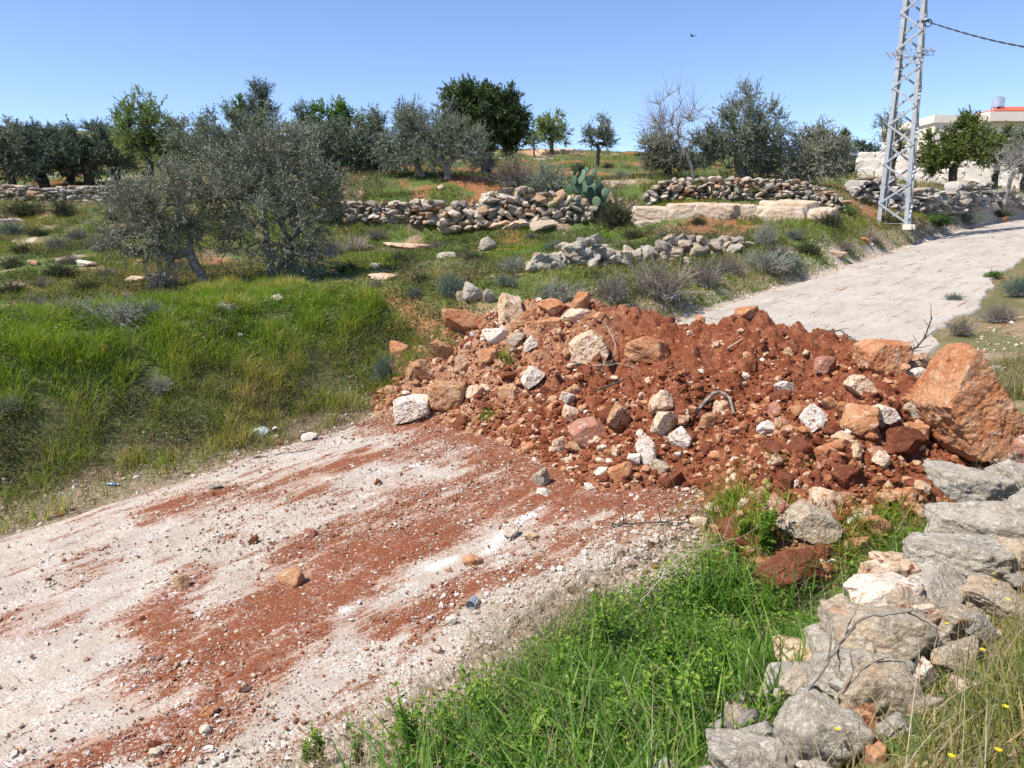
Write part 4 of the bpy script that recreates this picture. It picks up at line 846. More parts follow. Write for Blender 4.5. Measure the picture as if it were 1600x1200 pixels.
# ------------------------------------------------------------------ grass and ground cover (too many blades to count)
rv = np.random.default_rng(77)
def veg_pts(n, s0, s1, l0, l1): return rv.uniform(s0, s1, n), rv.uniform(l0, l1, n)
def put_blades(name, s, l, h, w, mat, label, lean=.45, seg=3, rnd=None, zoff=0., cat='grass'):
    x, y = to_xy(s, l); z = top(x, y) + zoff; B = np.stack([x, y, z - .01], -1)
    v, q = blades(B, h, w, rv, lean, seg); r = rv.random(len(s)) if rnd is None else rnd
    link(name, mesh(name, v, q, mat, False, {'rnd': np.repeat(r, (seg + 1) * 2)}), kind='stuff', label=label, category=cat)
def infr(s, l, m=.12):
    """keep what the photograph could see, with a margin to each side"""
    x, y = to_xy(s, l); return (np.abs(x) < (y + .3) * (800 / FPX) * 1.02 * (1 + m) + .3) & (y > .9)
_q = hit(1234, 925); clod = to_sl(_q[0], _q[1])
# tall lush grass between road and wall
n = 42000; s, l = veg_pts(n, .2, 7.2, 1.35, 3.6); cl = fbm2(s, l, 1.4, 3, 101); edge = 3.05 - .28 * sstep(2.2, 1.2, s) * 2 - .35 * sstep(4.6, 6.0, s) + .25 * fbm2(s, l, 2.5, 2, 102)
hm = mound_h(s, l); k = (l < edge) & (rv.random(n) < .55 + .5 * cl + .25) & infr(s, l) & (hm < -.02) & ~((np.hypot(s - clod[0], l - clod[1]) < .62)); s, l, cl, edge = s[k], l[k], cl[k], edge[k]
h = (.15 + .15 * rv.random(len(s)) + .10 * cl) * (.55 + .45 * sstep(0, .5, edge - l)) * (1 - .5 * sstep(3.9, 5.2, s)); h = h * np.where((s > clod[0] - 1.1) & (s < clod[0]) & (np.abs(l - clod[1]) < .4), .4, 1)
put_blades('tall_grass', s, l, h, .005 + .006 * rv.random(len(s)) ** 1.5, M['grass_lush'], 'tall lush green grass filling the verge between the road and the stone wall', .55, 3, np.clip(.5 * rv.random(len(s)) + .3 * (cl + .5), 0, 1))
# long arching blades in clumps
n = 5200; s, l = veg_pts(n, .6, 5.6, 1.4, 2.7); cl = fbm2(s, l, 1.1, 2, 104); k = (cl > .02) & infr(s, l); s, l = s[k], l[k]
put_blades('arching_grass', s, l, .24 + .2 * rv.random(len(s)), .010 + .008 * rv.random(len(s)), M['grass_lush'], 'broad arching grass blades in clumps beside the stone wall', .8, 3)
# dry stalks over the verge
n = 5200; s, l = veg_pts(n, .1, 6.8, 1.2, 3.45); cl = fbm2(s, l, .9, 2, 106); k = ((cl > -.05) | (l > 2.85)) & infr(s, l) & (mound_h(s, l) < .1); s, l = s[k], l[k]
put_blades('dry_stalks', s, l, .22 + .28 * rv.random(len(s)), .0022 + .0015 * rv.random(len(s)), M['grass_dry'], 'thin dry straw coloured stalks among the verge grass', 1.0, 3)
# low sprouts along the shoulder
n = 5200; s, l = veg_pts(n, -.3, 6.2, 2.6, 3.6); k = (fbm2(s, l, 2.2, 3, 108) > .12 + .3 * sstep(3, 3.5, l)) & infr(s, l); s, l = s[k], l[k]
put_blades('shoulder_sprouts', s, l, .04 + .10 * rv.random(len(s)), .004 + .004 * rv.random(len(s)), M['weed'], 'low green sprouts along the near road shoulder', .9, 2)
# grass behind the wall, right foreground
n = 95000; s, l = veg_pts(n, .2, 9.5, -2.8, .95); k = (rv.random(n) < .75 + .5 * fbm2(s, l, 1.5, 2, 109)) & infr(s, l) & (l < .98 + .14 * fbm2(s, l, 3, 2, 110)) & ((l > -1.2) | (rv.random(n) < .5)); s, l = s[k], l[k]; x, y = to_xy(s, l)
far_ = sstep(1.2, 2.2, np.hypot(x, y)); r = rv.random(len(s))
put_blades('wall_grass', s, l, (.07 + .15 * rv.random(len(s))) * (1 - .55 * sstep(.45, .75, l)), .004 + .005 * rv.random(len(s)), M['grass_meadow'], 'mixed green and straw grass on the bank behind the stone wall', .6, 3, r)
k = rv.random(len(s)) < .10
put_blades('wall_straw', s[k], l[k], .22 + .25 * rv.random(k.sum()), .0025 + .0015 * rv.random(k.sum()), M['grass_dry'], 'dry straw standing on the bank behind the stone wall', .9, 3)
k = rv.random(len(s)) < .004; x, y = to_xy(s[k], l[k]); z = top(x, y) + .2; m_ = len(x)
C = np.repeat(np.stack([x, y, z], -1), 6, 0); a = np.tile(np.arange(6) * pi / 3, m_); D = np.stack([np.cos(a), np.sin(a), .25 + 0 * a], -1); v, q = leaves(C, D, np.full(len(C), .012), np.full(len(C), .009), rv, .1)
link('yellow_flowers', mesh('yellow_flowers', v, q, M['flower'], False, {'rnd': rv.random(len(v))}), kind='stuff', label='tiny yellow flowers in the right foreground grass', category='flowers')
# left bank
n = 420000; s, l = veg_pts(n, -3.5, 8.2, 8.42, 15.5); cl = fbm2(s, l, .9, 4, 111); c2 = fbm2(s, l, 3.2, 2, 112)
x, y = to_xy(s, l); wob = 0.35 * fbm2(x, y, 0.45, 2, 5)
dens = (.25 + .75 * sstep(8.55, 9.3, l + .3 * c2)) * (.6 + .5 * cl + .7 * c2) * (1 - .97 * sstep(7.15, 7.6, s + wob)) * (1 - .45 * sstep(13.5, 15, l)) 
bare = (fbm2(s, l, 1.7, 3, 118) > .85); k = (rv.random(n) < dens * .85) & infr(s, l) & ~bare; s, l, cl, c2 = s[k], l[k], cl[k], c2[k]
low = sstep(10.4, 9.3, l + .4 * cl); c4 = fbm2(s, l, 5.0, 2, 119); h = (.11 + .13 * rv.random(len(s)) + .14 * np.clip(c2, -.6, .8) + .17 * np.clip(c4, -.5, .9)) * (1 - .15 * low); h = np.clip(h * .9, .03, 1)
dry = rv.random(len(s)) < low * .36 + .04 + .25 * sstep(.3, .6, cl); r = np.clip(.5 * rv.random(len(s)) + .4 * (c2 + .3) + .25 * low + .25 * cl + .2 * c4, 0, 1)
put_blades('bank_grass', s[~dry], l[~dry], h[~dry], .006 + .007 * rv.random((~dry).sum()), M['grass_bank'], 'thick bright green grass covering the bank left of the road', .6, 2, r[~dry])
put_blades('bank_straw', s[dry], l[dry], h[dry] * 1.0, .004 + .004 * rv.random(dry.sum()), M['grass_dry'], 'dry brown grass along the foot of the green bank', .9, 2)
n = 26000; s, l = veg_pts(n, -3.5, 7.6, 8.32, 9.9); c = fbm2(s, l, 1.5, 3, 125); k = (rv.random(n) < .45 + .6 * c + .5 * sstep(8.6, 9.2, l)) & infr(s, l) & (l + .18 * c > 8.48); s, l = s[k], l[k]
put_blades('foot_thatch', s, l, .07 + .13 * rv.random(len(s)), .004 + .003 * rv.random(len(s)), M['thatch'], 'matted brown dead grass at the foot of the green bank', 1.2, 2)
# tufts on the dirt mound left end and its toe
n = 9000; s, l = veg_pts(n, 4.6, 9.5, 1.5, 10.5); h_ = mound_h(s, l); c3 = fbm2(s, l, 1.6, 3, 115); k = (h_ > -.05) & (((l > 7.2) & (c3 > .28)) | ((c3 > .78))); s, l = s[k], l[k]
put_blades('dead_grass', s, l, .05 + .09 * rv.random(len(s)), .004 + .003 * rv.random(len(s)), M['grass_dry'], 'tufts of dead grass caught in the dumped earth', 1.1, 2)
tuft = [(1135,790,.16,260),(1130,800,.2,160),(1180,835,.3,500),(1150,850,.3,400),(1225,790,.1,60),(1435,845,.2,500),(1400,860,.22,700),(1350,870,.25,500),(1340,890,.2,500),(545,480,.3,100),(1470,835,.2,200),(760,655,.1,80),(790,560,.12,120),(600,600,.25,500),(585,560,.2,300)]
S_, L_ = [], []
for px, py, rr, m_ in tuft:
    q = hit(px, py); a, b = to_sl(q[0], q[1]); S_.append(a + rv.normal(0, rr * .5, m_)); L_.append(b + rv.normal(0, rr * .5, m_))
s, l = np.concatenate(S_), np.concatenate(L_)
put_blades('green_tufts', s, l, .08 + .14 * rv.random(len(s)), .006 + .004 * rv.random(len(s)), M['grass_bank'], 'green grass tufts sprouting at the foot of the heap', .9, 2)
# meadow behind, verge of the far road, hillside
def meadow(name, n, y0, y1, x0, x1, hs, ws, mat, label, thresh, seed, seg=2, lean=.6, cond=None):
    yy = np.sqrt(rv.uniform(y0 ** 2, y1 ** 2, n)); xx = rv.uniform(x0, x1, n) * yy; s, l = to_sl(xx, yy)
    c = fbm2(xx, yy, .55, 4, seed); c2 = fbm2(xx, yy, 2.0, 2, seed + 1)
    k = (c + .5 * c2 > thresh) & ~((l > 2.9) & (l < 8.5) & (s > -9)) & ~((l < 15) & (l > 8) & (s < 7.6)) & ~((l >.3) & (l < 10.3) & (s < 9.6))
    if cond is not None: k &= cond(xx, yy, s, l)
    s, l, yy, c, c2 = s[k], l[k], yy[k], c[k], c2[k]; sc = .6 + .4 * yy / y0
    put_blades(name, s, l, hs * (.5 + rv.random(len(s))) * (1 + .4 * c2), ws * (.6 + .8 * rv.random(len(s))) * sc, mat, label, lean, seg, np.clip(.5 * rv.random(len(s)) + .5 * (c + .2), 0, 1))
meadow('meadow_grass', 330000, 9, 27, -.72, .72, .10, .010, M['grass_meadow'], 'green meadow grass on the terrace below the long stone wall', -.12, 121)
meadow('bright_grass', 110000, 9, 26, -.35, .45, .09, .010, M['grass_bank'], 'brighter green patches of grass in the middle meadow', .12, 131)
meadow('meadow_straw', 190000, 9, 30, -.72, .72, .13, .007, M['grass_dry'], 'dry straw patches in the meadow', .12, 141, lean=.9)
meadow('hillside_grass', 130000, 26, 70, -.75, .75, .18, .028, M['grass_meadow'], 'patchy grass on the upper hillside', .05, 151, seg=1)
n = 300000; s, l = veg_pts(n, 8.6, 26, -4, 5); c = fbm2(s, l, .8, 3, 171); k = (l < 2.9 - .7 * sstep(9.5, 11, s) * (1 - sstep(14, 17, s)) + 1.5 * sstep(15, 22, s) + .5 * c) & (rv.random(n) < .85 + .4 * c) & (mound_h(s, l) < .0) & infr(s, l); s, l = s[k], l[k]
put_blades('roadside_grass', s, l, .10 + .14 * rv.random(len(s)), .006 + .006 * rv.random(len(s)), M['grass_meadow'], 'rough green and straw grass on the verge right of the far road', .8, 2)
k = rv.random(len(s)) < .35
put_blades('roadside_straw', s[k], l[k], .16 + .2 * rv.random(k.sum()), .004 + .003 * rv.random(k.sum()), M['grass_dry'], 'dry straw on the verge right of the far road', 1.0, 2)
meadow('verge_straw', 14000, 9, 26, .1, .72, .20, .007, M['grass_dry'], 'dry grass along the verge of the far road', -.1, 161, lean=1.0, cond=lambda x, y, s, l: ((l > 8.9) & (l < 11)) | (l < 2.6))

def put_leaves(name, n, s0, s1, l0, l1, cond, hmax, size, mat, label, seed):
    rng = np.random.default_rng(seed); s, l = rng.uniform(s0, s1, n), rng.uniform(l0, l1, n); k = cond(s, l) & infr(s, l); s, l = s[k], l[k]; m = len(s)
    s = np.repeat(s, 6) + rng.normal(0, .035, m * 6); l = np.repeat(l, 6) + rng.normal(0, .035, m * 6); x, y = to_xy(s, l); z = top(x, y) + hmax * rng.random(m * 6) ** .8
    D = rng.normal(0, 1, (m * 6, 3)); D[:, 2] = np.abs(D[:, 2]) * .4; v, q = leaves(np.stack([x, y, z], -1), D, size * rng.uniform(.5, 1.3, m * 6), size * .5 * rng.uniform(.6, 1.3, m * 6), rng, .6)
    link(name, mesh(name, v, q, mat, False, {'rnd': np.repeat(rng.random(m * 6), 4)}), kind='stuff', label=label, category='weeds')
put_leaves('verge_weeds', 9000, .2, 6, 1.4, 3.2, lambda s, l: (fbm2(s, l, 1.3, 3, 181) > .05) & (l < 3.05) & (mound_h(s, l) < -.03), .20, .035, M['weed'], 'small leafed weeds mixed into the verge grass', 1)
put_leaves('bank_weeds', 9000, -3.5, 8, 8.8, 14, lambda s, l: fbm2(s, l, 1.1, 3, 182) > .05, .16, .035, M['grass_bank'], 'broad leafed weeds mixed into the green bank', 2)
put_leaves('dark_weeds', 15000, -3.5, 8, 8.9, 14, lambda s, l: fbm2(s, l, 1.6, 3, 183) > .25, .22, .04, M['darkbush'], 'dark leaved weeds mixed into the green bank', 3)
put_leaves('meadow_weeds', 60000, 0, 26, 9, 26, lambda s, l: (fbm2(s, l, .9, 3, 184) > .2) & ~((l < 15) & (s < 7.6)), .14, .05, M['darkbush'], 'low dark weeds and cushions scattered over the meadow', 4)
n = 5000; s, l = veg_pts(n, .3, 4.2, 2.2, 3.5); k = (fbm2(s, l, 1.2, 2, 185) > -.1) & infr(s, l) & ((l > 2.6) | (rv.random(n) < .3)); s, l = s[k], l[k]
put_blades('grey_stalks', s, l, .12 + .22 * rv.random(len(s)), .0018 + .0012 * rv.random(len(s)), M['grass_dry'], 'grey hair thin dead stalks along the border of the road and the verge', 1.4, 3)

# ------------------------------------------------------------------ leafy weeds in the foreground, each a plant
def weed_proto(seed, h=.32):
    rng = np.random.default_rng(seed); st = Acc(); lf = Acc()
    for k in range(6):
        az = rng.uniform(0, 2 * pi); ln = rng.uniform(.05, .28); t = np.linspace(0, 1, 6); hh = h * rng.uniform(.7, 1.1)
        p = np.stack([np.cos(az) * ln * hh * t ** 1.5, np.sin(az) * ln * hh * t ** 1.5, hh * t], -1); v, q = tubes(p[None], (np.linspace(.0035, .0015, 6))[None], 4); st.add(v, q, .5)
        m = 34; tt = rng.uniform(.12, 1, m); c = np.stack([np.interp(tt, t, p[:, i]) for i in range(3)], -1); a = rng.uniform(0, 2 * pi, m); D = np.stack([np.cos(a), np.sin(a), rng.uniform(-.1, .8, m)], -1)
        v, q = leaves(c, D, .045 * (1.25 - .7 * tt) * rng.uniform(.7, 1.2, m), .020 * (1.2 - .6 * tt), rng, .4); lf.add(v, q, np.repeat(np.clip(.25 * rng.random(m) + .75 * tt, 0, 1), 4))
    return st.mesh('stem', M['weed']), lf.mesh('foliage', M['weed'])
wp = [weed_proto(200 + k, .26 + .04 * k) for k in range(4)]
spots = [(905,1130),(1010,1110),(960,1190),(1060,1180),(880,1060),(1040,1040),(940,1010),(1110,1130),(480,1165),(500,1190),(640,1190),(560,1195),(840,1180),(1130,1060),(760,1130),(1195,870),(1160,860),(700,1190)]
for i, (px, py) in enumerate(spots):
    q = hit(px, min(py + 30, 1199)) if i < 15 or i in (17,) else hit(px, min(py, 1199)); stm, fol = wp[i % 4]
    lab = 'leafy yellow green weed growing up through the foreground grass'
    sc_ = .62 if px < 600 else 1.0; r = empty('leafy_weed', q, lab, 'weed', 'leafy weeds in the foreground grass'); r.rotation_euler = (0, 0, i * 1.3); r.scale = (sc_ * (1.45 - .12 * (i % 3)),) * 3
    link('stem', stm, r); link('foliage', fol, r)

# ------------------------------------------------------------------ shrubs
def shrub_proto(mat, stemmat, seed, n=170, lpt=16, leaf=(.05, .016), spread=1.0, twiggy=.5):
    """unit bush (radius 1, height 1): stems fanning out of the base, small leaves along them"""
    rng = np.random.default_rng(seed); az = rng.uniform(0, 2 * pi, n); el = np.arccos(rng.uniform(.05, 1, n) ** .8); ln = rng.uniform(.55, 1.05, n) * (1 + .22 * np.sin(3 * az + seed) * np.sin(el)); t = np.linspace(0, 1, 5)
    ln = ln * (1 + .18 * fbm(np.stack([np.cos(az) * 2, np.sin(az) * 2, el], -1), 2, seed))
    b = rng.normal(0, .16, (n, 2)); r = np.sin(el) * ln * spread; P0 = np.zeros((n, 5, 3)); P0[..., 0] = b[:, :1] + np.cos(az)[:, None] * r[:, None] * t ** .9; P0[..., 1] = b[:, 1:] + np.sin(az)[:, None] * r[:, None] * t ** .9
    P0[..., 2] = (np.cos(el) * ln)[:, None] * t + .12 * np.sin(t * pi)[None] * 1.0; P0 += np.cumsum(rng.normal(0, .035, P0.shape), 1) * t[None, :, None]
    v, q = tubes(P0, np.broadcast_to(np.linspace(.011, .004, 5), (n, 5)), 3); st = mesh('stems', v, q, stemmat, False)
    m = n * lpt; i = rng.integers(0, n, m); u = rng.uniform(.25, 1, m) ** .7 * 3.999; j = u.astype(int); fr = (u - j)[:, None]; c = P0[i, j] * (1 - fr) + P0[i, j + 1] * fr + rng.normal(0, .03, (m, 3)); d = nrm(P0[i, j + 1] - P0[i, j]) + rng.normal(0, .7, (m, 3))
    cl = vn(c * 2.5 + seed, seed); v, q = leaves(c, d, leaf[0] * rng.uniform(.6, 1.3, m), leaf[1] * rng.uniform(.7, 1.3, m), rng, 1.0)
    return st, mesh('foliage', v, q, mat, False, {'rnd': np.repeat(np.clip(.5 * rng.random(m) + .4 * (cl + .6) * .8, 0, 1), 4)})
SP = {}
for kd, mt, sm, lp, lf in [('sage', 'sage', 'twig', 22, (.07, .022)), ('bluegreen', 'bluegreen', 'bark_grey', 24, (.075, .024)), ('dry', 'drybush', 'bark_grey', 20, (.10, .011)), ('dark', 'darkbush', 'bark_dark', 26, (.07, .024)), ('green', 'green', 'bark_dark', 26, (.08, .03)), ('olivebush', 'olive', 'bark_grey', 26, (.08, .022)), ('twigs', 'drybush', 'twig', 5, (.08, .010))]:
    SP[kd] = [shrub_proto(M[mt], M[sm], 300 + 7 * len(SP) + k, 200, lp, lf) for k in range(2)]
SHR = [ # px base, py base, width px, height px, kind, label
 (190,508,120,52,'sage','large silvery sage bush at the left end of the green bank top'),
 (120,498,80,40,'sage','pale grey bush left of the large silvery sage bush'),(60,490,70,34,'dry','dry brownish bush near the left edge above the green bank'),(235,500,70,36,'bluegreen','blue green bush right of the large silvery sage bush'),
 (1032,466,165,70,'dry','big dry grey brown bush beside the far road behind the heap'),(955,468,90,50,'dry','dry bush left of the big grey brown one behind the heap'),(1098,446,90,44,'dry','dry grassy bush right of the big grey brown one'),
 (1200,424,110,40,'sage','wide silvery bush at the edge of the far road'),(1235,425,70,36,'bluegreen','blue green bush at the right end of the silvery one by the far road'),(1140,428,66,36,'dry','brown bush between two silvery bushes by the road'),(1195,385,44,46,'sage','upright grey bush right of the second collapsed wall'),
 (962,350,90,48,'dark','dark grey bush right of the prickly pear cactus'),(570,338,48,34,'dark','dark bush against the left part of the long stone wall'),(635,338,60,24,'dark','low dark green bush against the middle of the long stone wall'),
 (525,345,60,44,'dark','dark bush at the left end of the long stone wall'),(805,425,60,30,'sage','small silver bush left of the collapsed stone wall'),(872,468,100,36,'sage','grey bush in front of the collapsed stone wall'),
 (625,410,64,22,'dark','olive brown cushion bush in the middle meadow'),(740,408,52,20,'dark','low brown green cushion bush under the round grey boulder'),(705,462,62,44,'bluegreen','grey green feathery bush behind the gully'),
 (40,338,90,30,'dark','dark bush near the left edge below the terrace'),(100,338,50,34,'dark','upright dark bush below the rubble terrace at the left'),(20,365,60,24,'bluegreen','blue green bush by the pale ledge at the left edge'),
 (255,452,80,60,'twigs','grey twiggy bush beneath the near olive'),(95,432,70,28,'dark','brown green bush in the left meadow'),(90,388,60,24,'dry','brownish bush in the left meadow near flat rocks'),(160,392,60,30,'dry','dry bush behind the flat white rock in the left meadow'),(200,372,50,26,'dark','dark bush in the left meadow below the trees'),(20,418,50,22,'dark','small dark bush at the left edge of the meadow'),(110,412,50,20,'dry','pale brown tuft bush right of the small tan rock'),
 (555,392,60,34,'twigs','pale twiggy bush right of the near olives'),(520,400,60,36,'dry','dry purplish bush right of the near olives'),(475,440,60,34,'bluegreen','bluish bush at the foot of the second near olive'),
 (1362,374,70,24,'twigs','pile of pale dry brush at the left foot of the steel tower'),(1292,352,56,26,'dark','dark green bush on the right end of the bedrock ledge'),(1325,336,30,18,'green','small green bush at the right end of the low terrace wall'),(1465,352,70,22,'green','green bush in front of the grey wall'),(1512,350,60,22,'bluegreen','grey green bush between the grey wall and the far road'),(1560,338,60,16,'dark','low dark bush near the far end of the road'),
 (1553,432,36,13,'green','small green plant on the right side of the far road'),(1492,468,36,14,'bluegreen','little grey green plant on the worn part of the far road'),(600,598,46,56,'bluegreen','blue green bush in the gully at the left end of the heap'),
 (800,290,100,50,'dry','purple brown bare bush on the terrace above the long wall'),(855,298,90,52,'olivebush','pale green bush on the terrace left of the cactus'),(905,300,50,30,'dry','dry bush behind the cactus'),
 (1050,300,60,26,'dark','dark bush on top of the low terrace wall at its left end'),(1322,270,60,26,'dark','dark bush beside the white block wall'),(360,300,60,30,'olivebush','grey bush under the middle olives'),(430,318,70,40,'olivebush','dusty bush behind the second near olive'),
 (1560,500,70,34,'dry','dry grassy bush on the right verge behind the huge boulder'),(1500,520,60,30,'dry','dry grass bush behind the blocky orange boulder'),(1590,460,60,34,'bluegreen','grey green bush at the right edge of the far verge'),
 (250,610,60,30,'sage','pale thistle in the middle of the green bank'),(15,640,50,30,'sage','pale thistle at the left edge of the green bank'),(1555,960,60,40,'sage','pale fuzzy plant in the right foreground grass'),
 (1000,245,30,9,'dark','small dark bush on the hill crest at the right'),(950,262,24,10,'dark','low bush on the upper hillside below the crest'),(1390,248,60,18,'dark','dark hedge on the skyline left of the house'),(1345,250,60,16,'dark','dark hedge on the skyline behind the railing'),(60,215,120,26,'dark','dark thicket on the left skyline'),(-20,212,100,26,'dark','dark thicket at the far left edge of the skyline'),(150,205,60,20,'dark','dark thicket beside the yellow green tree on the skyline'),
 (1075,262,60,20,'olivebush','dull bush behind the bare tree'),(760,258,60,26,'dark','dark undergrowth below the dark evergreen'),(590,262,70,24,'olivebush','dull bush on the slope behind the thin olives')]
LOW = [(20,455,60,20,'dark'),(65,448,50,18,'dry'),(140,452,60,20,'dark'),(210,400,50,20,'dark'),(170,432,50,18,'dry'),(35,395,50,18,'dark'),(120,372,50,20,'dry'),(60,368,44,16,'dark'),(185,345,50,24,'dark'),(235,350,50,24,'dry'),(10,350,40,18,'dark'),(545,425,50,20,'dark'),(585,448,44,16,'dry'),(660,440,44,18,'dark'),(790,445,50,20,'bluegreen'),(680,388,40,14,'dry'),(590,372,50,20,'dry'),(870,392,50,20,'bluegreen'),(930,385,50,22,'dry'),(990,372,44,18,'dark'),(1040,372,44,16,'dry'),(1090,350,40,16,'dark'),(1215,398,50,22,'dry'),(1260,395,60,22,'dark'),(1320,388,50,16,'dry'),(1240,372,40,18,'bluegreen'),(905,268,40,16,'dark'),(970,280,40,16,'olivebush'),(1420,300,50,16,'dark'),(1350,318,36,14,'dark'),(280,318,50,22,'dry'),(730,445,30,18,'dry'),(830,372,30,12,'dry'),(650,462,40,18,'bluegreen')]
WORDS = {'dark': 'low brown green cushion shrub scattered in the meadow', 'dry': 'low dry brown cushion shrub scattered in the meadow', 'bluegreen': 'low grey green cushion shrub scattered in the meadow', 'olivebush': 'low dull cushion shrub on the upper slope'}
SHR += [(a, b, c, d, e, WORDS[e]) for a, b, c, d, e in LOW]
for i, (px, py, w, h, kd, lab) in enumerate(SHR):
    q = hit(px, py); k = mpp(q); stm, fol = SP[kd][i % 2]; name = {'twigs': 'brushwood', 'dry': 'dry_bush', 'sage': 'sage_bush'}.get(kd, 'bush')
    r = empty(name, q - np.array([0, 0, .03]), lab, 'bush', {'dark': 'brown green cushion shrubs', 'dry': 'dry brown cushion shrubs', 'bluegreen': 'grey green cushion shrubs', 'olivebush': None}[kd] if i >= len(SHR) - len(LOW) else None); r.rotation_euler = (0, 0, i * 2.1); r.scale = (w * k / 2, w * k / 2 * .85, h * k); link('stems', stm, r); link('foliage', fol, r)

# ------------------------------------------------------------------ trees
def tree(name, label, base, blobs, d, leafm, barkm, trunk_r=.10, ncl=120, twigs=7, lpt=14, leaf=(.07, .018), fork=.35, seed=1, lean=None, twl=.42, stems=1, depth=.9, bare=False, cat='tree', group=None, twr=.0042, dropy=0.0, gaps=0.0):
    rng = np.random.default_rng(seed); b0 = P(*base, d); b0[2] = float(ground(b0[0], b0[1])) - .05; k = d / FPX / cos(PITCH) * 1.0
    sh = b0 - P(base[0], base[1], d)
    bl = [(P(cx, cy, d) + np.array([0, rng.uniform(-.25, .25) * rx * k, 0]), np.array([rx * k, rx * k * depth, ry * k])) for cx, cy, rx, ry in blobs]
    vol = np.array([r[0] * r[2] for _, r in bl]) ; vol = vol / vol.sum(); pts = []
    while len(pts) < ncl:
        i = rng.choice(len(bl), p=vol); c, r = bl[i]; dd = nrm(rng.normal(size=3)) * rng.random() ** (1 / 2.2); p = c + dd * r * (1 + .15 * vn(dd * 3 + seed, seed))
        if p[2] < b0[2] + .35 + 0: continue
        if gaps and vn(p * (1.3 / max(.5, bl[0][1][0] * .35)) + seed * 3.3, seed + 5) < -1 + gaps * 1.1 and rng.random() < .85: continue
        pts.append(p)
    pts = np.array(pts); cen = pts.mean(0)
    nodes = [b0]; par = [-1]
    def addpath(i0, tgt, nseg, jit, arch=0):
        a = nodes[i0]; L = np.linalg.norm(tgt - a); cur = i0; wob = rng.normal(0, jit * L, 3)
        for t in np.linspace(0, 1, nseg + 1)[1:]:
            nodes.append(a + (tgt - a) * t + wob * sin(pi * t) + np.array([0, 0, arch * L * sin(pi * t)]) + (rng.normal(0, jit * L * .25, 3) if t < 1 else 0)); par.append(cur); cur = len(nodes) - 1
        return cur
    forks = []
    for sidx in range(stems):
        tg = cen.copy(); tg[2] = b0[2] + (cen[2] - b0[2]) * fork * 1.5
        if stems > 1: a = 2 * pi * sidx / stems + seed; tg[:2] = b0[:2] + (cen[:2] - b0[:2]) * .5 + np.array([cos(a), sin(a)]) * bl[0][1][0] * .35
        else: tg[:2] = b0[:2] + (cen[:2] - b0[:2]) * .45
        if lean is not None and sidx == 0: tg = P(lean[0], lean[1], d)
        forks.append(addpath(0, tg, 5, .06))
    root_idx = set(range(len(nodes)))
    order = np.argsort(np.linalg.norm(pts - nodes[forks[0]], axis=1) + rng.normal(0, .15, len(pts)))
    tips = []
    for j in order:
        A = np.array(nodes); dist = np.linalg.norm(A - pts[j], axis=1); z = A[:, 2]; pen = np.where(z > pts[j][2] + .25, .6, 0) ; low = z < nodes[forks[0]][2] - .25 * (nodes[forks[0]][2] - b0[2])
        i0 = int(np.argmin(dist + pen + np.where(low, 3.0, 0))); tips.append(addpath(i0, pts[j], 3 if dist[i0] < 1.2 else 4, .09, .05))
    A = np.array(nodes); par = np.array(par); cnt = np.zeros(len(A)); cnt[tips] = 1
    for i in range(len(A) - 1, 0, -1): cnt[par[i]] += cnt[i]
    rad = trunk_r * np.sqrt(np.maximum(cnt, 1) / cnt.max()) ** 1.05; rad = np.maximum(rad, .011 if d < 20 else .008); rad[0] = trunk_r * 1.35
    seg = np.arange(1, len(A)); ra = rad[par[seg]]; rb = rad[seg]; ra = np.minimum(ra, rb * 1.5 + .005)
    v, q = tubes(np.stack([A[par[seg]], A[seg]], 1), np.stack([ra, rb], 1), 6); acc = Acc(); acc.add(v, q)
    ntw = int(ncl * twigs * 1.15); lpt = int(lpt * 1.35); ti = rng.integers(0, len(A) - len(forks) * 5, ntw) + len(forks) * 5; ti = np.clip(ti, 0, len(A) - 1); far = np.array(tips)[rng.integers(0, len(tips), ntw)]; ti = np.where(rng.random(ntw) < .65, far, ti)
    out = nrm(A[ti] - (cen - np.array([0, 0, .4]))); dr = nrm(out * .6 + rng.normal(0, .65, (ntw, 3)) + np.array([0, 0, .25 - dropy])); ln = twl * rng.uniform(.5, 1.3, ntw); t = np.linspace(0, 1, 4)
    T = A[ti][:, None] + dr[:, None] * (ln[:, None] * t)[..., None] + rng.normal(0, .05 * twl, (ntw, 4, 3)) * t[None, :, None]; T[..., 2] += (-dropy * .5 * ln[:, None] * t ** 2)
    v, q = tubes(T, np.broadcast_to(np.array([1.2, 1, .7, .4]) * twr, (ntw, 4)), 3); acc.add(v, q)
    r = empty(name, b0, label, cat, group)
    link('trunk', acc.mesh('trunk', barkm, False, b0), r)
    if not bare:
        m = ntw * lpt; i = rng.integers(0, ntw, m); u = rng.uniform(.15, 1, m) * 2.999; jj = u.astype(int); fr = (u - jj)[:, None]; c = T[i, jj] * (1 - fr) + T[i, jj + 1] * fr; dd = nrm(T[i, jj + 1] - T[i, jj]) + rng.normal(0, .6, (m, 3))
        v, q = leaves(c, dd, leaf[0] * rng.uniform(.6, 1.3, m), leaf[1] * rng.uniform(.7, 1.3, m), rng, .9); cl = vn(c * 1.6, seed)
        link('crown', mesh('crown', v - b0, q, leafm, False, {'rnd': np.repeat(np.clip(.55 * rng.random(m) + .4 * (cl + .35), 0, 1), 4)}), r)
    return r
O, OD, OP = M['olive'], M['olive_dark'], M['olive_pale']; BK, BD, BG = M['bark'], M['bark_dark'], M['bark_grey']
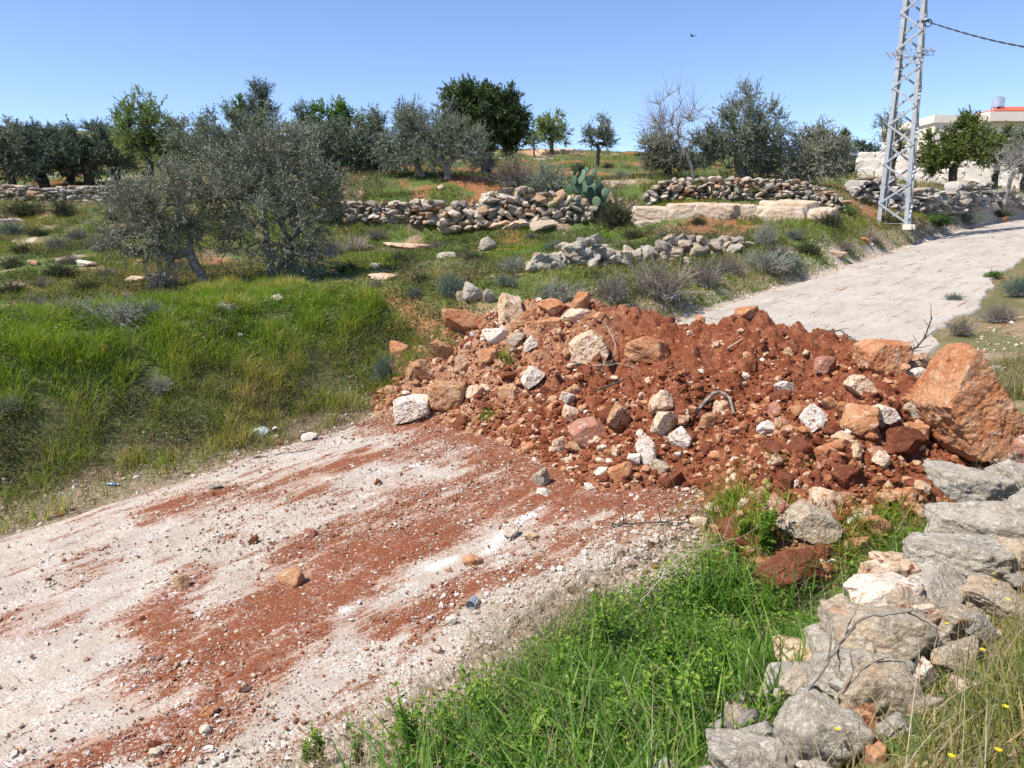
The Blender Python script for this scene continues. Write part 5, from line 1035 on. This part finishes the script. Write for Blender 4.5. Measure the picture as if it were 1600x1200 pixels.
# near pair
tree('olive_tree', 'near sparse grey olive with a leaning trunk at the top of the green bank', (328,456), [(212,320,54,40),(262,296,48,34),(232,372,50,34),(305,325,40,40),(190,355,30,30),(250,410,34,22),(285,360,30,26)], 16.0, OP, BK, .095, 170, 8, 12, (.058, .017), seed=401, lean=(296,395), twl=.42, twr=.005, gaps=.8)
tree('olive_tree', 'near many stemmed olive with a broad dusty crown right of the leaning one', (428,446), [(440,300,66,54),(385,262,52,46),(470,352,54,46),(405,345,44,44),(345,290,44,40),(455,235,44,36),(505,310,34,40),(440,400,50,34),(485,400,30,26),(365,370,30,28),(345,330,34,34)], 16.6, O, BK, .10, 300, 8, 11, (.058, .018), seed=402, stems=4, twl=.44, twr=.005, gaps=.7)
# row behind
TR = [
 ('olive_tree','dark olive filling the gap at the left edge of the row',(20,285),[(5,225,40,34),(30,250,34,30),(-20,240,30,34)],33,O,BD,.16,120,8,18,(.09,.028),{}),
 ('olive_tree','low dark olive between the far left ones',(108,280),[(108,228,30,28),(120,258,30,24),(90,262,26,22)],36,OD,BD,.16,100,8,18,(.09,.028),{}),
 ('olive_tree','dark olive just left of the yellow green tree trunk',(185,276),[(186,225,30,34),(200,256,34,24)],37,O,BD,.14,90,8,18,(.09,.028),{}),
 ('olive_tree','grey olive filling the row right of the yellow green tree',(272,285),[(272,235,26,30),(285,262,26,22)],33,O,BK,.12,80,8,16,(.085,.026),{}),
 ('olive_tree','low olive behind the trunks in the centre of the row',(540,284),[(535,240,30,24),(610,250,26,20),(575,258,34,18)],34,O,BD,.12,90,8,16,(.09,.028),{}),
 ('olive_tree','big dark olive at the far left',(72,292),[(40,235,48,38),(75,228,45,34),(20,250,34,28)],34,OD,BD,.22,130,7,16,(.10,.034),{}),
 ('olive_tree','dark spreading olive left of the yellow green tree',(140,280),[(140,236,44,38),(172,250,34,32),(110,245,34,32)],35,OD,BD,.2,130,7,16,(.10,.034),{}),
 ('almond_tree','yellow green tree rising above the dark olives at the left',(238,278),[(222,188,38,38),(254,215,26,30),(212,222,24,26),(238,232,34,22)],31,M['yellowgreen'],BD,.12,150,7,16,(.08,.030),{}),
 ('olive_tree','grey olive between the yellow green tree and the tall middle olive',(300,295),[(300,225,46,40),(330,250,36,34)],29,O,BK,.15,120,7,14,(.09,.028),{}),
 ('olive_tree','tall dusty olive in the middle of the left row',(372,300),[(365,215,52,46),(420,220,52,48),(395,250,60,40),(450,245,40,40)],27.5,O,BK,.2,230,8,14,(.085,.025),{}),
 ('pine_sapling','dark feathery treetop standing highest in the left row',(404,290),[(403,150,15,20),(406,178,20,22),(404,205,22,24)],32,OD,BD,.10,70,8,14,(.10,.022),{}),
 ('olive_tree','small feathery olive top right of the dark feathery one',(474,280),[(474,180,10,20),(476,205,16,18)],33,O,BD,.07,30,8,12,(.09,.02),{}),
 ('carob_tree','bright green tree peeping over the left row',(522,285),[(520,190,34,26),(545,205,22,22)],38,M['green'],BD,.15,70,8,18,(.11,.04),{}),
 ('carob_tree','small bright green tree behind the dark feathery top',(385,285),[(376,172,14,14),(380,190,14,14)],38,M['green'],BD,.1,26,8,16,(.11,.04),{}),
 ('olive_tree','grey olive left of the three thin trunks',(495,300),[(488,235,40,42),(515,245,34,36)],29,O,BK,.15,120,7,14,(.085,.026),{}),
 ('olive_tree','olive with thin dark trunks in the centre of the hillside',(560,296),[(552,228,34,40),(575,245,26,30)],29.5,O,BD,.10,110,7,14,(.085,.026),{'stems':2}),
 ('olive_tree','slender olive right of the thin dark trunks',(588,294),[(588,205,20,30),(600,238,28,30)],30,O,BD,.09,90,7,14,(.085,.026),{}),
 ('olive_tree','twisted pale trunked olive above the long stone wall',(700,300),[(650,205,30,38),(672,228,38,36),(712,232,44,42),(740,240,28,32),(690,190,24,26)],28,O,BG,.15,190,8,12,(.08,.022),{'stems':3}),
 ('olive_tree','leaning olive left of the twisted pale trunked one',(660,298),[(632,225,30,36),(640,190,22,26),(622,250,24,20)],28.5,O,BG,.12,110,8,12,(.08,.022),{}),
 ('carob_tree','dense dark evergreen tree dominating the centre skyline',(760,268),[(742,178,46,38),(785,195,34,40),(715,158,20,20),(748,150,24,18),(790,165,22,22),(735,205,60,30),(800,215,20,24)],36,M['carob'],BD,.3,300,8,18,(.13,.045),{'twl':.5}),
 ('almond_tree','round isolated tree on the hill crest',(863,232),[(863,200,26,22),(850,205,16,16),(876,208,14,16)],56,M['yellowgreen'],BD,.14,90,7,14,(.13,.04),{}),
 ('almond_tree','small bush tree at the left foot of the round crest tree',(836,228),[(834,218,12,9)],54,M['yellowgreen'],BD,.06,16,7,14,(.13,.04),{}),
 ('olive_tree','small thin olive standing alone on the upper hillside',(933,260),[(935,208,18,20),(948,218,14,14),(922,215,12,12)],44,O,BD,.11,70,7,11,(.11,.03),{}),
 ('bare_tree','leafless tree with thin branches at the left of the right grove',(1085,290),[(1050,175,40,30),(1080,200,36,30),(1025,200,26,26),(1060,225,34,26)],27,None,BG,.06,60,7,1,(.1,.1),{'bare':True,'twl':.75,'twr':.006}),
 ('olive_tree','low grey olive behind the leafless tree',(1042,294),[(1030,248,28,36),(1060,265,34,24)],28.5,OP,BD,.14,130,8,13,(.08,.024),{}),
 ('olive_tree','tall bushy olive in the middle of the right grove',(1165,294),[(1160,172,34,34),(1135,215,38,40),(1185,205,40,40),(1110,235,26,36),(1200,240,34,34),(1160,240,44,34)],27,O,BK,.17,260,8,14,(.085,.024),{'stems':3}),
 ('olive_tree','rounded silver olive at the right of the right grove',(1262,298),[(1265,245,38,38),(1290,252,34,36),(1240,262,36,30),(1280,215,24,24)],27,OP,BG,.14,200,8,14,(.08,.024),{'dropy':.3}),
 ('olive_tree','thin olive seen through the left side of the steel tower',(1400,285),[(1385,205,18,22),(1402,222,22,24)],36,O,BD,.09,60,7,11,(.09,.026),{}),
 ('citrus_tree','glossy green tree between the steel tower and the house',(1490,296),[(1475,235,34,28),(1508,228,32,28),(1512,198,18,14),(1460,248,24,16)],33,M['citrus'],BD,.16,140,8,14,(.10,.045),{}),
 ('citrus_tree','second green tree right of the glossy one in front of the house',(1562,296),[(1560,228,34,24),(1545,240,26,20)],36,M['citrus'],BD,.13,80,8,14,(.10,.045),{}),
 ('bare_tree','pale leafless almond at the right edge in front of the house wall',(1572,300),[(1575,255,26,24),(1596,250,20,22)],31,None,BG,.08,40,8,1,(.1,.1),{'bare':True,'twl':.5}),
 ('olive_tree','dusty olive behind the pale leafless almond at the right edge',(1598,298),[(1600,240,26,28),(1625,245,26,28)],34,OP,BD,.12,80,7,13,(.09,.03),{}),
 ('cypress_tree','narrow dark cypress on the skyline right of the grove',(1319,250),[(1319,212,3.6,9),(1319,225,5,12),(1319,238,5,10)],72,M['carob'],BD,.08,60,7,14,(.18,.06),{'twl':.35}),
 ('small_tree','small far tree left of the steel tower on the skyline',(1345,252),[(1342,232,12,8),(1362,236,12,8)],60,OD,BD,.08,26,7,14,(.16,.06),{}),
 ('small_tree','far dark tree on the skyline behind the steel tower',(1440,258),[(1440,232,20,10)],62,OD,BD,.08,26,7,14,(.16,.06),{}),
]
for i, (nm, lab, base, bl, d, lm, bm_, tr, nc, tw, lp, lf, kw) in enumerate(TR):
    kw = dict(kw); kw.setdefault('gaps', .5); tree(nm, lab, base, bl, d, lm, bm_, tr, nc, tw, lp, lf, seed=500 + i, **kw)
# ------------------------------------------------------------------ steel lattice tower and its cable
def build_tower():
    b = P(1397, 347, 24.4); b[2] = float(ground(b[0], b[1])) - .1; root = empty('lattice_tower', b, 'tall galvanised steel lattice power tower beside the far road', 'power tower')
    H = 11.5; w0, w1 = .86, .36; rz = radians(-33); hw = lambda z: (w0 + (w1 - w0) * z / H) / 2
    def corner(i, z):
        sx, sy = ((-1, -1), (1, -1), (1, 1), (-1, 1))[i]; x, y = sx * hw(z), sy * hw(z); return np.array([x * cos(rz) - y * sin(rz), x * sin(rz) + y * cos(rz), z])
    for i in range(4):
        a = Acc(); o = nrm(corner(i, 0) * np.array([1, 1, 0]))
        for sd_ in (1, -1):
            n2 = nrm(corner((i + sd_) % 4, 0) - corner(i, 0)); q0, q1 = corner(i, 0), corner(i, H); t = np.cross(n2, nrm(q1 - q0)) * .005
            v = np.array([e + k * n2 * .11 + j * t for e in (q0, q1) for k, j in ((0, -1), (1, -1), (1, 1), (0, 1))]); a.add(v, np.array([[0,3,2,1],[4,5,6,7],[0,1,5,4],[1,2,6,5],[2,3,7,6],[3,0,4,7]]))
        link('leg', a.mesh('leg', M['steel']), root)
    zs = [.12]
    while zs[-1] < H - .4: zs.append(zs[-1] + (.60 - .018 * zs[-1]))
    for i in range(4):
        a = Acc(); j = (i + 1) % 4
        for k in range(len(zs) - 1):
            p, q = (i, j) if (k + i) % 2 else (j, i); v, f = beam(corner(p, zs[k]), corner(q, zs[k + 1]), .055, .02 if i % 2 else .055); a.add(v, f)
        for z in (.12, 5.0, H - .05): v, f = beam(corner(i, z), corner(j, z), .05, .012); a.add(v, f)
        link('bracing', a.mesh('bracing', M['steel']), root)
    g = Acc()
    for i in range(4):
        p, q = corner(i, 5.05), corner((i + 1) % 4, 5.05); o = nrm((p + q) / 2 * np.array([1, 1, 0])) 
        for e in (.12, .26): v, f = beam(p + nrm(p * [1,1,0]) * e * 1.4, q + nrm(q * [1,1,0]) * e * 1.4, .012); g.add(v, f)
        for u in np.linspace(0, 1, 6): c = p + (q - p) * u; v, f = beam(c, c + o * .32 + np.array([0, 0, .05]), .012); g.add(v, f)
    link('climbing_guard', g.mesh('climbing_guard', M['steel']), root)
    br = Acc(); c = corner(1, 6.62); c[2] = P(1452, 36, 24.4)[2] - b[2]; v, f = beam(c + [-.05, 0, -.05], c + [.16, -.05, -.05], .05); br.add(v, f)
    t = np.linspace(0, 4 * pi, 40); v, f = tubes(np.stack([c[0] + .14 + .1 * np.cos(t), c[1] - .05 + .02 * t / 6, c[2] - .1 + .1 * np.sin(t)], -1)[None], np.full((1, 40), .012), 5); br.add(v, f)
    link('cable_bracket', br.mesh('cable_bracket', M['cable']), root)
    for i in range(4):
        v, f = box(corner(i, 0) + [0, 0, .02], (.24, .24, .16), rz); fo = Acc(); fo.add(v, f); link('footing', fo.mesh('footing', M['block']), root)
    A = b + c + [.14, -.05, -.08]; B = P(1760, 92, 17.5); t = np.linspace(0, 1, 40); pth = A + (B - A) * t[:, None]; pth[:, 2] -= .16 * np.sin(pi * t); ac = Acc()
    for ph in (0, pi):
        off = np.stack([0 * t, .012 * np.cos(t * 60 + ph), .016 * np.sin(t * 60 + ph)], -1); v, f = tubes((pth + off - A)[None], np.full((1, 40), .012), 5); ac.add(v, f)
    link('power_cable', ac.mesh('power_cable', M['cable']), None, A, label='twisted black power cable sagging from the steel tower to the right', category='cable')
build_tower()

# ------------------------------------------------------------------ house, block wall and railing at the right
def rect(acc, x0, x1, y0, y1, z0, z1): v, f = box(((x0 + x1) / 2, (y0 + y1) / 2, (z0 + z1) / 2), (x1 - x0, y1 - y0, z1 - z0)); acc.add(v, f)
def build_house():
    D = 58; o = P(1440, 292, D); xl = o[0]; X = lambda px: P(px, 240, D)[0] - xl; Z = lambda py: P(1500, py, D)[2] - o[2]
    r = empty('house', o, 'cream house with a red tiled roof behind green trees at the right edge', 'house')
    a = Acc(); rect(a, X(1456), X(1538), 0, 8, -1.5, Z(192)); link('wall', a.mesh('wall', M['plaster']), r)
    a = Acc(); rect(a, X(1453), X(1542), -.12, 8.1, Z(192) + .003, Z(180)); link('parapet', a.mesh('parapet', M['plaster']), r)
    a = Acc(); rect(a, X(1542) + .003, X(1720), .6, 11, -1.5, Z(190)); link('wall', a.mesh('wall', M['plaster_white']), r)
    a = Acc(); rect(a, X(1536), X(1730), -.3, 11.6, Z(190) + .003, Z(175)); link('cornice', a.mesh('cornice', M['plaster']), r)
    x0, x1, y0, y1, zb, zt = X(1537), X(1728), -.2, 11.4, Z(175) + .004, Z(156); ym = (y0 + y1) / 2
    v = np.array([[x0, y0, zb], [x1, y0, zb], [x1, y1, zb], [x0, y1, zb], [x0 + 3, ym - 1.8, zt], [x1 - 3, ym - 1.8, zt], [x1 - 3, ym + 1.8, zt], [x0 + 3, ym + 1.8, zt]])
    q = Acc(); q.add(v, np.array([[0,1,5,4],[1,2,6,5],[2,3,7,6],[3,0,4,7],[4,5,6,7],[0,3,2,1]]))
    for u in np.linspace(0, 1, 46):  # rows of curved tiles on the front slope
        p0 = v[0] + (v[1] - v[0]) * u; e = v[4] + (v[5] - v[4]) * np.clip((u * (x1 - x0) - 3) / (x1 - x0 - 6), 0, 1); top_ = min(1, u * (x1 - x0) / 3, (1 - u) * (x1 - x0) / 3); e2 = np.array([p0[0], y0 + (v[4][1] - y0) * top_, zb + (zt - zb) * top_])
        if top_ > .1: vv, ff = tubes(np.array([[p0 + [0, 0, .03], e2 + [0, 0, .03]]]), np.full((1, 2), .07), 6); q.add(vv, ff)
    link('roof', q.mesh('roof', M['tile']), r)
    for px0, px1, py0, py1, ymn in [(1572, 1596, 205, 216, .6), (1615, 1640, 205, 216, .6), (1470, 1490, 215, 240, 0), (1552, 1572, 240, 262, .6), (1590, 1612, 240, 262, .6)]:
        a = Acc(); fz = .08; x_0, x_1, z_0, z_1 = X(px0), X(px1), Z(py1), Z(py0)
        for (aa, bb, cc, dd) in [(x_0 - fz, x_0, z_0 - fz, z_1 + fz), (x_1, x_1 + fz, z_0 - fz, z_1 + fz), (x_0, x_1, z_1, z_1 + fz), (x_0, x_1, z_0 - fz, z_0), ((x_0 + x_1) / 2 - .03, (x_0 + x_1) / 2 + .03, z_0, z_1)]: rect(a, aa, bb, ymn - .06, ymn - .003, cc, dd)
        w = link('window', a.mesh('window', M['plaster_white']), r); a = Acc(); rect(a, x_0, x_1, ymn - .03, ymn - .006, z_0, z_1); link('pane', a.mesh('pane', M['glassdark']), w)
    t0 = P(1578, 163, D) ; c = t0 - o + np.array([0, 1.4, 0]); root = empty('water_tank', o + c, 'silver water tank standing on the red roof of the house', 'water tank')
    th = np.linspace(0, 2 * pi, 21)[:-1]; rr = .42; prof = [(0.001, 0), (rr, 0), (rr, .62), (rr * .5, .72), (0.001, .74)]; v = np.array([[p * cos(a_), p * sin(a_), z] for p, z in prof for a_ in th]); f = np.array([[i * 20 + j, i * 20 + (j + 1) % 20, (i + 1) * 20 + (j + 1) % 20, (i + 1) * 20 + j] for i in range(4) for j in range(20)])
    link('tank', mesh('tank', v, f, M['tank'], False), root); a = Acc()
    for sx in (-1, 1):
        for sy in (-1, 1): v, f = beam((sx * .3, sy * .3, -.6), (sx * .3, sy * .3, 0), .05); a.add(v, f)
    link('stand', a.mesh('stand', M['steel']), root)
build_house()
stone_run('block_wall', [(1336,288,42),(1440,293,41),(1540,298,40),(1640,302,39),(1760,304,38)], 1.28, .85, M['block'], 'retaining wall of rough white stone blocks below the house', seed=61, lean=.08, jit=.03, thick=.3, boxy=True)
def railing():
    a_ = P(1325, 262, 44); b_ = P(1400, 264, 43.5); n = 7; org = a_.copy(); org[2] = float(ground(a_[0], a_[1])); r = empty('railing', org, 'thin metal railing on top of the white block wall left of the tower', 'fence')
    for k in range(n):
        c = a_ + (b_ - a_) * k / (n - 1); g = float(ground(c[0], c[1])); v, f = beam((c[0], c[1], g), (c[0], c[1], c[2] + .75), .05); q = Acc(); q.add(v - org, f); link('post', q.mesh('post', M['steel']), r)
    for z in (.25, .5, .72):
        v, f = beam(a_ + [0, 0, z], b_ + [0, 0, z], .025); q = Acc(); q.add(v - org, f); link('rail', q.mesh('rail', M['steel']), r)
railing()

# ------------------------------------------------------------------ prickly pear
def cactus():
    d = 25.2; b = P(925, 322, d); b[2] = float(ground(b[0], b[1])); r = empty('prickly_pear', b, 'prickly pear cactus with broad pads at the right end of the long terrace wall', 'cactus'); rng = np.random.default_rng(8); base, f = ico(3)
    m = leafmat('cactus_pad', (.05, .10, .055), (.10, .17, .09), .03, .5, .3, (.22, .28, .17))
    pads = [(900,264,7,13,-.1),(897,280,7,11,-.3),(908,276,9,13,.2),(903,292,9,12,0),(914,292,9,12,-.2),(921,282,8,10,.5),(925,294,9,11,.1),(932,302,9,10,.7),(913,305,9,11,.2),(922,308,9,11,-.3),(938,294,7,9,.3),(940,308,9,10,.9),(946,300,7,9,.5),(932,316,9,10,.4),(922,320,9,10,0),(909,318,8,10,-.4),(943,318,8,9,.9),(915,268,6,8,.4),(928,270,6,8,.2),(890,296,7,9,-.6),(935,283,6,8,-.2)]
    for px, py, w, h, t in pads:
        k = d / FPX; c = P(px, py, d + rng.uniform(-.35, .35)); v = base * np.array([w * k * .85, .022, h * k * .85]) * (1 + .12 * base[:, 2:3] * np.array([1, 0, 0])); R = rotm(rng.uniform(-.5, .5), t + rng.uniform(-.3, .3), rng.uniform(-1.3, 1.3)); v = v @ R.T
        link('pad', mesh('pad', v + c - b, f, m, True, {'rnd': np.full(len(v), rng.random())}), r)
cactus()

# ------------------------------------------------------------------ dead branches, roots, litter, bird
def branch(name, pts, r0, r1, mat, label, lift=.03, twigs=0, seed=1, cat='branch', free=None):
    pts = pts or []
    rng = np.random.default_rng(seed); W = np.array([P(*q) for q in free]) if free is not None else np.array([hit(px, py) if z is None else hit(px, py) + [0, 0, z] for px, py, z in [(p + (None,))[:3] for p in pts]]); W = W.copy(); W[:, 2] += lift if free is None else 0
    n = 22; t = np.linspace(0, 1, n); tc = np.linspace(0, 1, len(W)); c = np.stack([np.interp(t, tc, W[:, i]) for i in range(3)], -1)
    for _ in range(3): c[1:-1] = (c[:-2] + 2 * c[1:-1] + c[2:]) / 4
    L = np.linalg.norm(c[-1] - c[0]); c[1:-1] += rng.normal(0, .006 * L, (n - 2, 3)); a = Acc(); v, q = tubes(c[None], np.linspace(r0, r1, n)[None], 6); a.add(v, q)
    for k in range(twigs):
        i = rng.integers(3, n - 1); dr = nrm(nrm(c[i] - c[i-1]) * .7 + rng.normal(0, .7, 3) + [0, 0, .35]); ln = L * rng.uniform(.15, .4); tt = np.linspace(0, 1, 6)[:, None]; p = c[i] + dr * ln * tt + np.cumsum(rng.normal(0, .03 * ln, (6, 3)), 0)
        v, q = tubes(p[None], np.linspace(r1 * 1.1, r1 * .4, 6)[None], 4); a.add(v, q)
    link(name, a.mesh(name, mat, True, W[0]), None, W[0], label=label, category=cat)
branch('root', [(1088,652),(1100,640,.05),(1120,632,.12),(1140,640,.10),(1146,655,.02)], .022, .014, M['bark'], 'thick curved brown root arching out of the heap', cat='root', seed=2)
branch('branch', [(955,575,.02),(962,560,.12),(952,545,.2),(940,535,.25)], .007, .003, M['twig'], 'bleached forked twig below the large white veined boulder', twigs=7, seed=3)
branch('branch', [(890,572),(930,580,.04),(975,578,.05),(1000,584)], .006, .002, M['twig'], 'tangle of pale dry twigs on the middle of the heap', twigs=16, seed=4)
branch('branch', [(930,615),(970,603,.03),(985,596,.03)], .013, .009, M['bark_dark'], 'short dark stick on the middle of the heap', seed=5)
branch('wood_splinter', [(1136,549),(1160,534)], .012, .006, M['twig'], 'pale splinter of wood lying on the bare soil of the right crest', cat='wood splinter', seed=6)
branch('branch', None, .006, .004, M['bark_dark'], 'thin dark curved stems along the back crest', twigs=9, seed=7, free=[(1268,532,7.95),(1290,516,7.9),(1315,516,7.8),(1338,536,7.75)])
branch('branch', None, .012, .005, M['bark_dark'], 'dead branch standing left of the huge peaked boulder', twigs=10, seed=8, free=[(1405,560,7.5),(1430,545,7.5),(1447,525,7.5),(1455,495,7.5)])
branch('branch', [(1520,733,.02),(1532,715,.08),(1552,695,.2)], .008, .003, M['twig'], 'white forked twig at the foot of the huge peaked boulder', twigs=8, seed=9)
branch('branch', [(395,716),(430,713),(492,702)], .012, .006, M['bark_dark'], 'long dark stick lying along the left road edge', lift=.012, seed=10)
branch('branch', [(955,826),(1020,824,.02),(1100,829,.03)], .008, .005, M['bark_dark'], 'dark stick lying on the gravel above the tall grass', twigs=4, seed=11)
branch('branch', [(1250,1190,.3),(1300,1150,.42),(1330,1135,.5),(1430,1105,.42)], .009, .004, M['bark'], 'dark bent stem lying over the stones of the foreground wall', twigs=5, seed=12, lift=.0)
branch('branch', [(1545,780,.3),(1560,800,.3),(1585,830,.25)], .005, .002, M['twig'], 'dry grey twigs over the grey stones of the wall', twigs=22, seed=13)
branch('branch', [(990,985,.1),(1060,930,.28),(1150,905,.3)], .004, .002, M['twig'], 'pale arching dry stalk over the tall grass', twigs=12, seed=14)
def litter():
    q = hit(176, 759); k = mpp(q); m, nt, N, Lk, bs = newmat('blue_plastic'); bs.inputs['Base Color'].default_value = (.10, .25, .6, 1); bs.inputs['Roughness'].default_value = .25
    th = np.linspace(0, 2 * pi, 13)[:-1]; prof = [(.001, 0), (.030, 0), (.032, .01), (.029, .05), (.032, .09), (.030, .13), (.013, .165), (.013, .185), (.001, .186)]; v = .62 * np.array([[z - .09, p * cos(a), p * .8 * sin(a) + .03] for p, z in prof for a in th]); v += .003 * fbm(v * 40, 2, 3)[:, None]
    f = np.array([[i * 12 + j, i * 12 + (j + 1) % 12, (i + 1) * 12 + (j + 1) % 12, (i + 1) * 12 + j] for i in range(len(prof) - 1) for j in range(12)]); r = empty('plastic_bottle', q, 'crumpled blue plastic bottle on the gravel at the left road edge', 'bottle')
    link('body', mesh('body', v, f, m, True), r); a = Acc(); vv, ff = tubes(np.array([[[.058, 0, .0186], [.069, 0, .0186]]]), np.full((1, 2), .0093), 12); a.add(vv, ff); link('cap', a.mesh('cap', M['plaster_white']), r)
    m2, nt, N, Lk, bs = newmat('crumpled_film'); bs.inputs['Base Color'].default_value = (.45, .55, .52, 1); bs.inputs['Roughness'].default_value = .2
    q = hit(408, 678); g = np.linspace(-1, 1, 20); X_, Y_ = np.meshgrid(g, g, indexing='ij'); Z_ = .05 * (1 - np.maximum(abs(X_), abs(Y_)) ** 2) + .035 * fbm2(X_, Y_, 2.2, 3, 5); v = np.stack([X_ * .11, Y_ * .07, Z_ + .02], -1).reshape(-1, 3); i = np.arange(400).reshape(20, 20); f = np.stack([i[:-1, :-1], i[1:, :-1], i[1:, 1:], i[:-1, 1:]], -1).reshape(-1, 4)
    link('plastic_bag', mesh('plastic_bag', v, f, m2, False), None, q, label='crumpled clear plastic bag in the grass at the left road edge', category='plastic bag')
    def cup(px, py, mat, label, rad, ln, az, name='paper_cup', cat='cup'):
        q = hit(px, py); ring = [(.001, 0), (rad * .78, 0), (rad, ln), (rad * .93, ln), (rad * .72, .004), (.001, .005)]; v = np.array([[z, p * cos(a), p * .9 * sin(a) + rad * .9] for p, z in ring for a in th]); v[:, 2] += .2 * rad * np.sin(v[:, 0] * 60); R = rotm(0, 0, az); v = v @ R.T
        f = np.array([[i * 12 + j, i * 12 + (j + 1) % 12, (i + 1) * 12 + (j + 1) % 12, (i + 1) * 12 + j] for i in range(len(ring) - 1) for j in range(12)]); link(name, mesh(name, v, f, mat, False), None, q, label=label, category=cat)
    cup(430, 674, M['plaster_white'], 'white paper cup in the grass beside the clear plastic bag', .04, .10, -1.2)
    cup(742, 943, M['tank'], 'crushed open can lying on the near road edge by the grass', .04, .09, -1.9, 'tin_can', 'can')
litter()
def bird():
    c = P(1082, 57, 30); m = plain('bird_feathers', (.05, .05, .06), .8); th = np.linspace(0, 2 * pi, 9)[:-1]; v, f = tubes(np.array([[[-.09, 0, 0], [-.05, 0, 0], [0, 0, .004], [.05, 0, .006], [.075, 0, .008], [.09, 0, .004]]]), np.array([[.004, .014, .021, .018, .013, .002]]), 8)
    b = empty('bird', c, 'small dark bird flying high in the blue sky', 'bird'); b.rotation_euler = (0, 0, 2.2); a = Acc(); a.add(v, f); tv = np.array([[-.08, .004, 0], [-.08, -.004, 0], [-.15, -.03, .004], [-.13, 0, .002], [-.15, .03, .004]]); a.add(np.concatenate([tv, tv + [0, 0, .004]]), [np.array([[0, 1, 2, 3], [5, 8, 7, 6]]), np.array([[0, 3, 4], [5, 9, 8]])]); link('body', a.mesh('body', m), b)
    for s_ in (-1, 1):
        w = np.array([[.04, .01 * s_, .01], [-.03, .01 * s_, .01], [-.05, .09 * s_, .06], [.02, .10 * s_, .065], [-.06, .17 * s_, .05]]); a = Acc(); a.add(np.concatenate([w, w - [0, 0, .005]]), [np.array([[0, 1, 2, 3], [5, 8, 7, 6], [0, 5, 6, 1]]), np.array([[3, 2, 4], [8, 9, 7]])]); link('wing', a.mesh('wing', m), b)
bird()
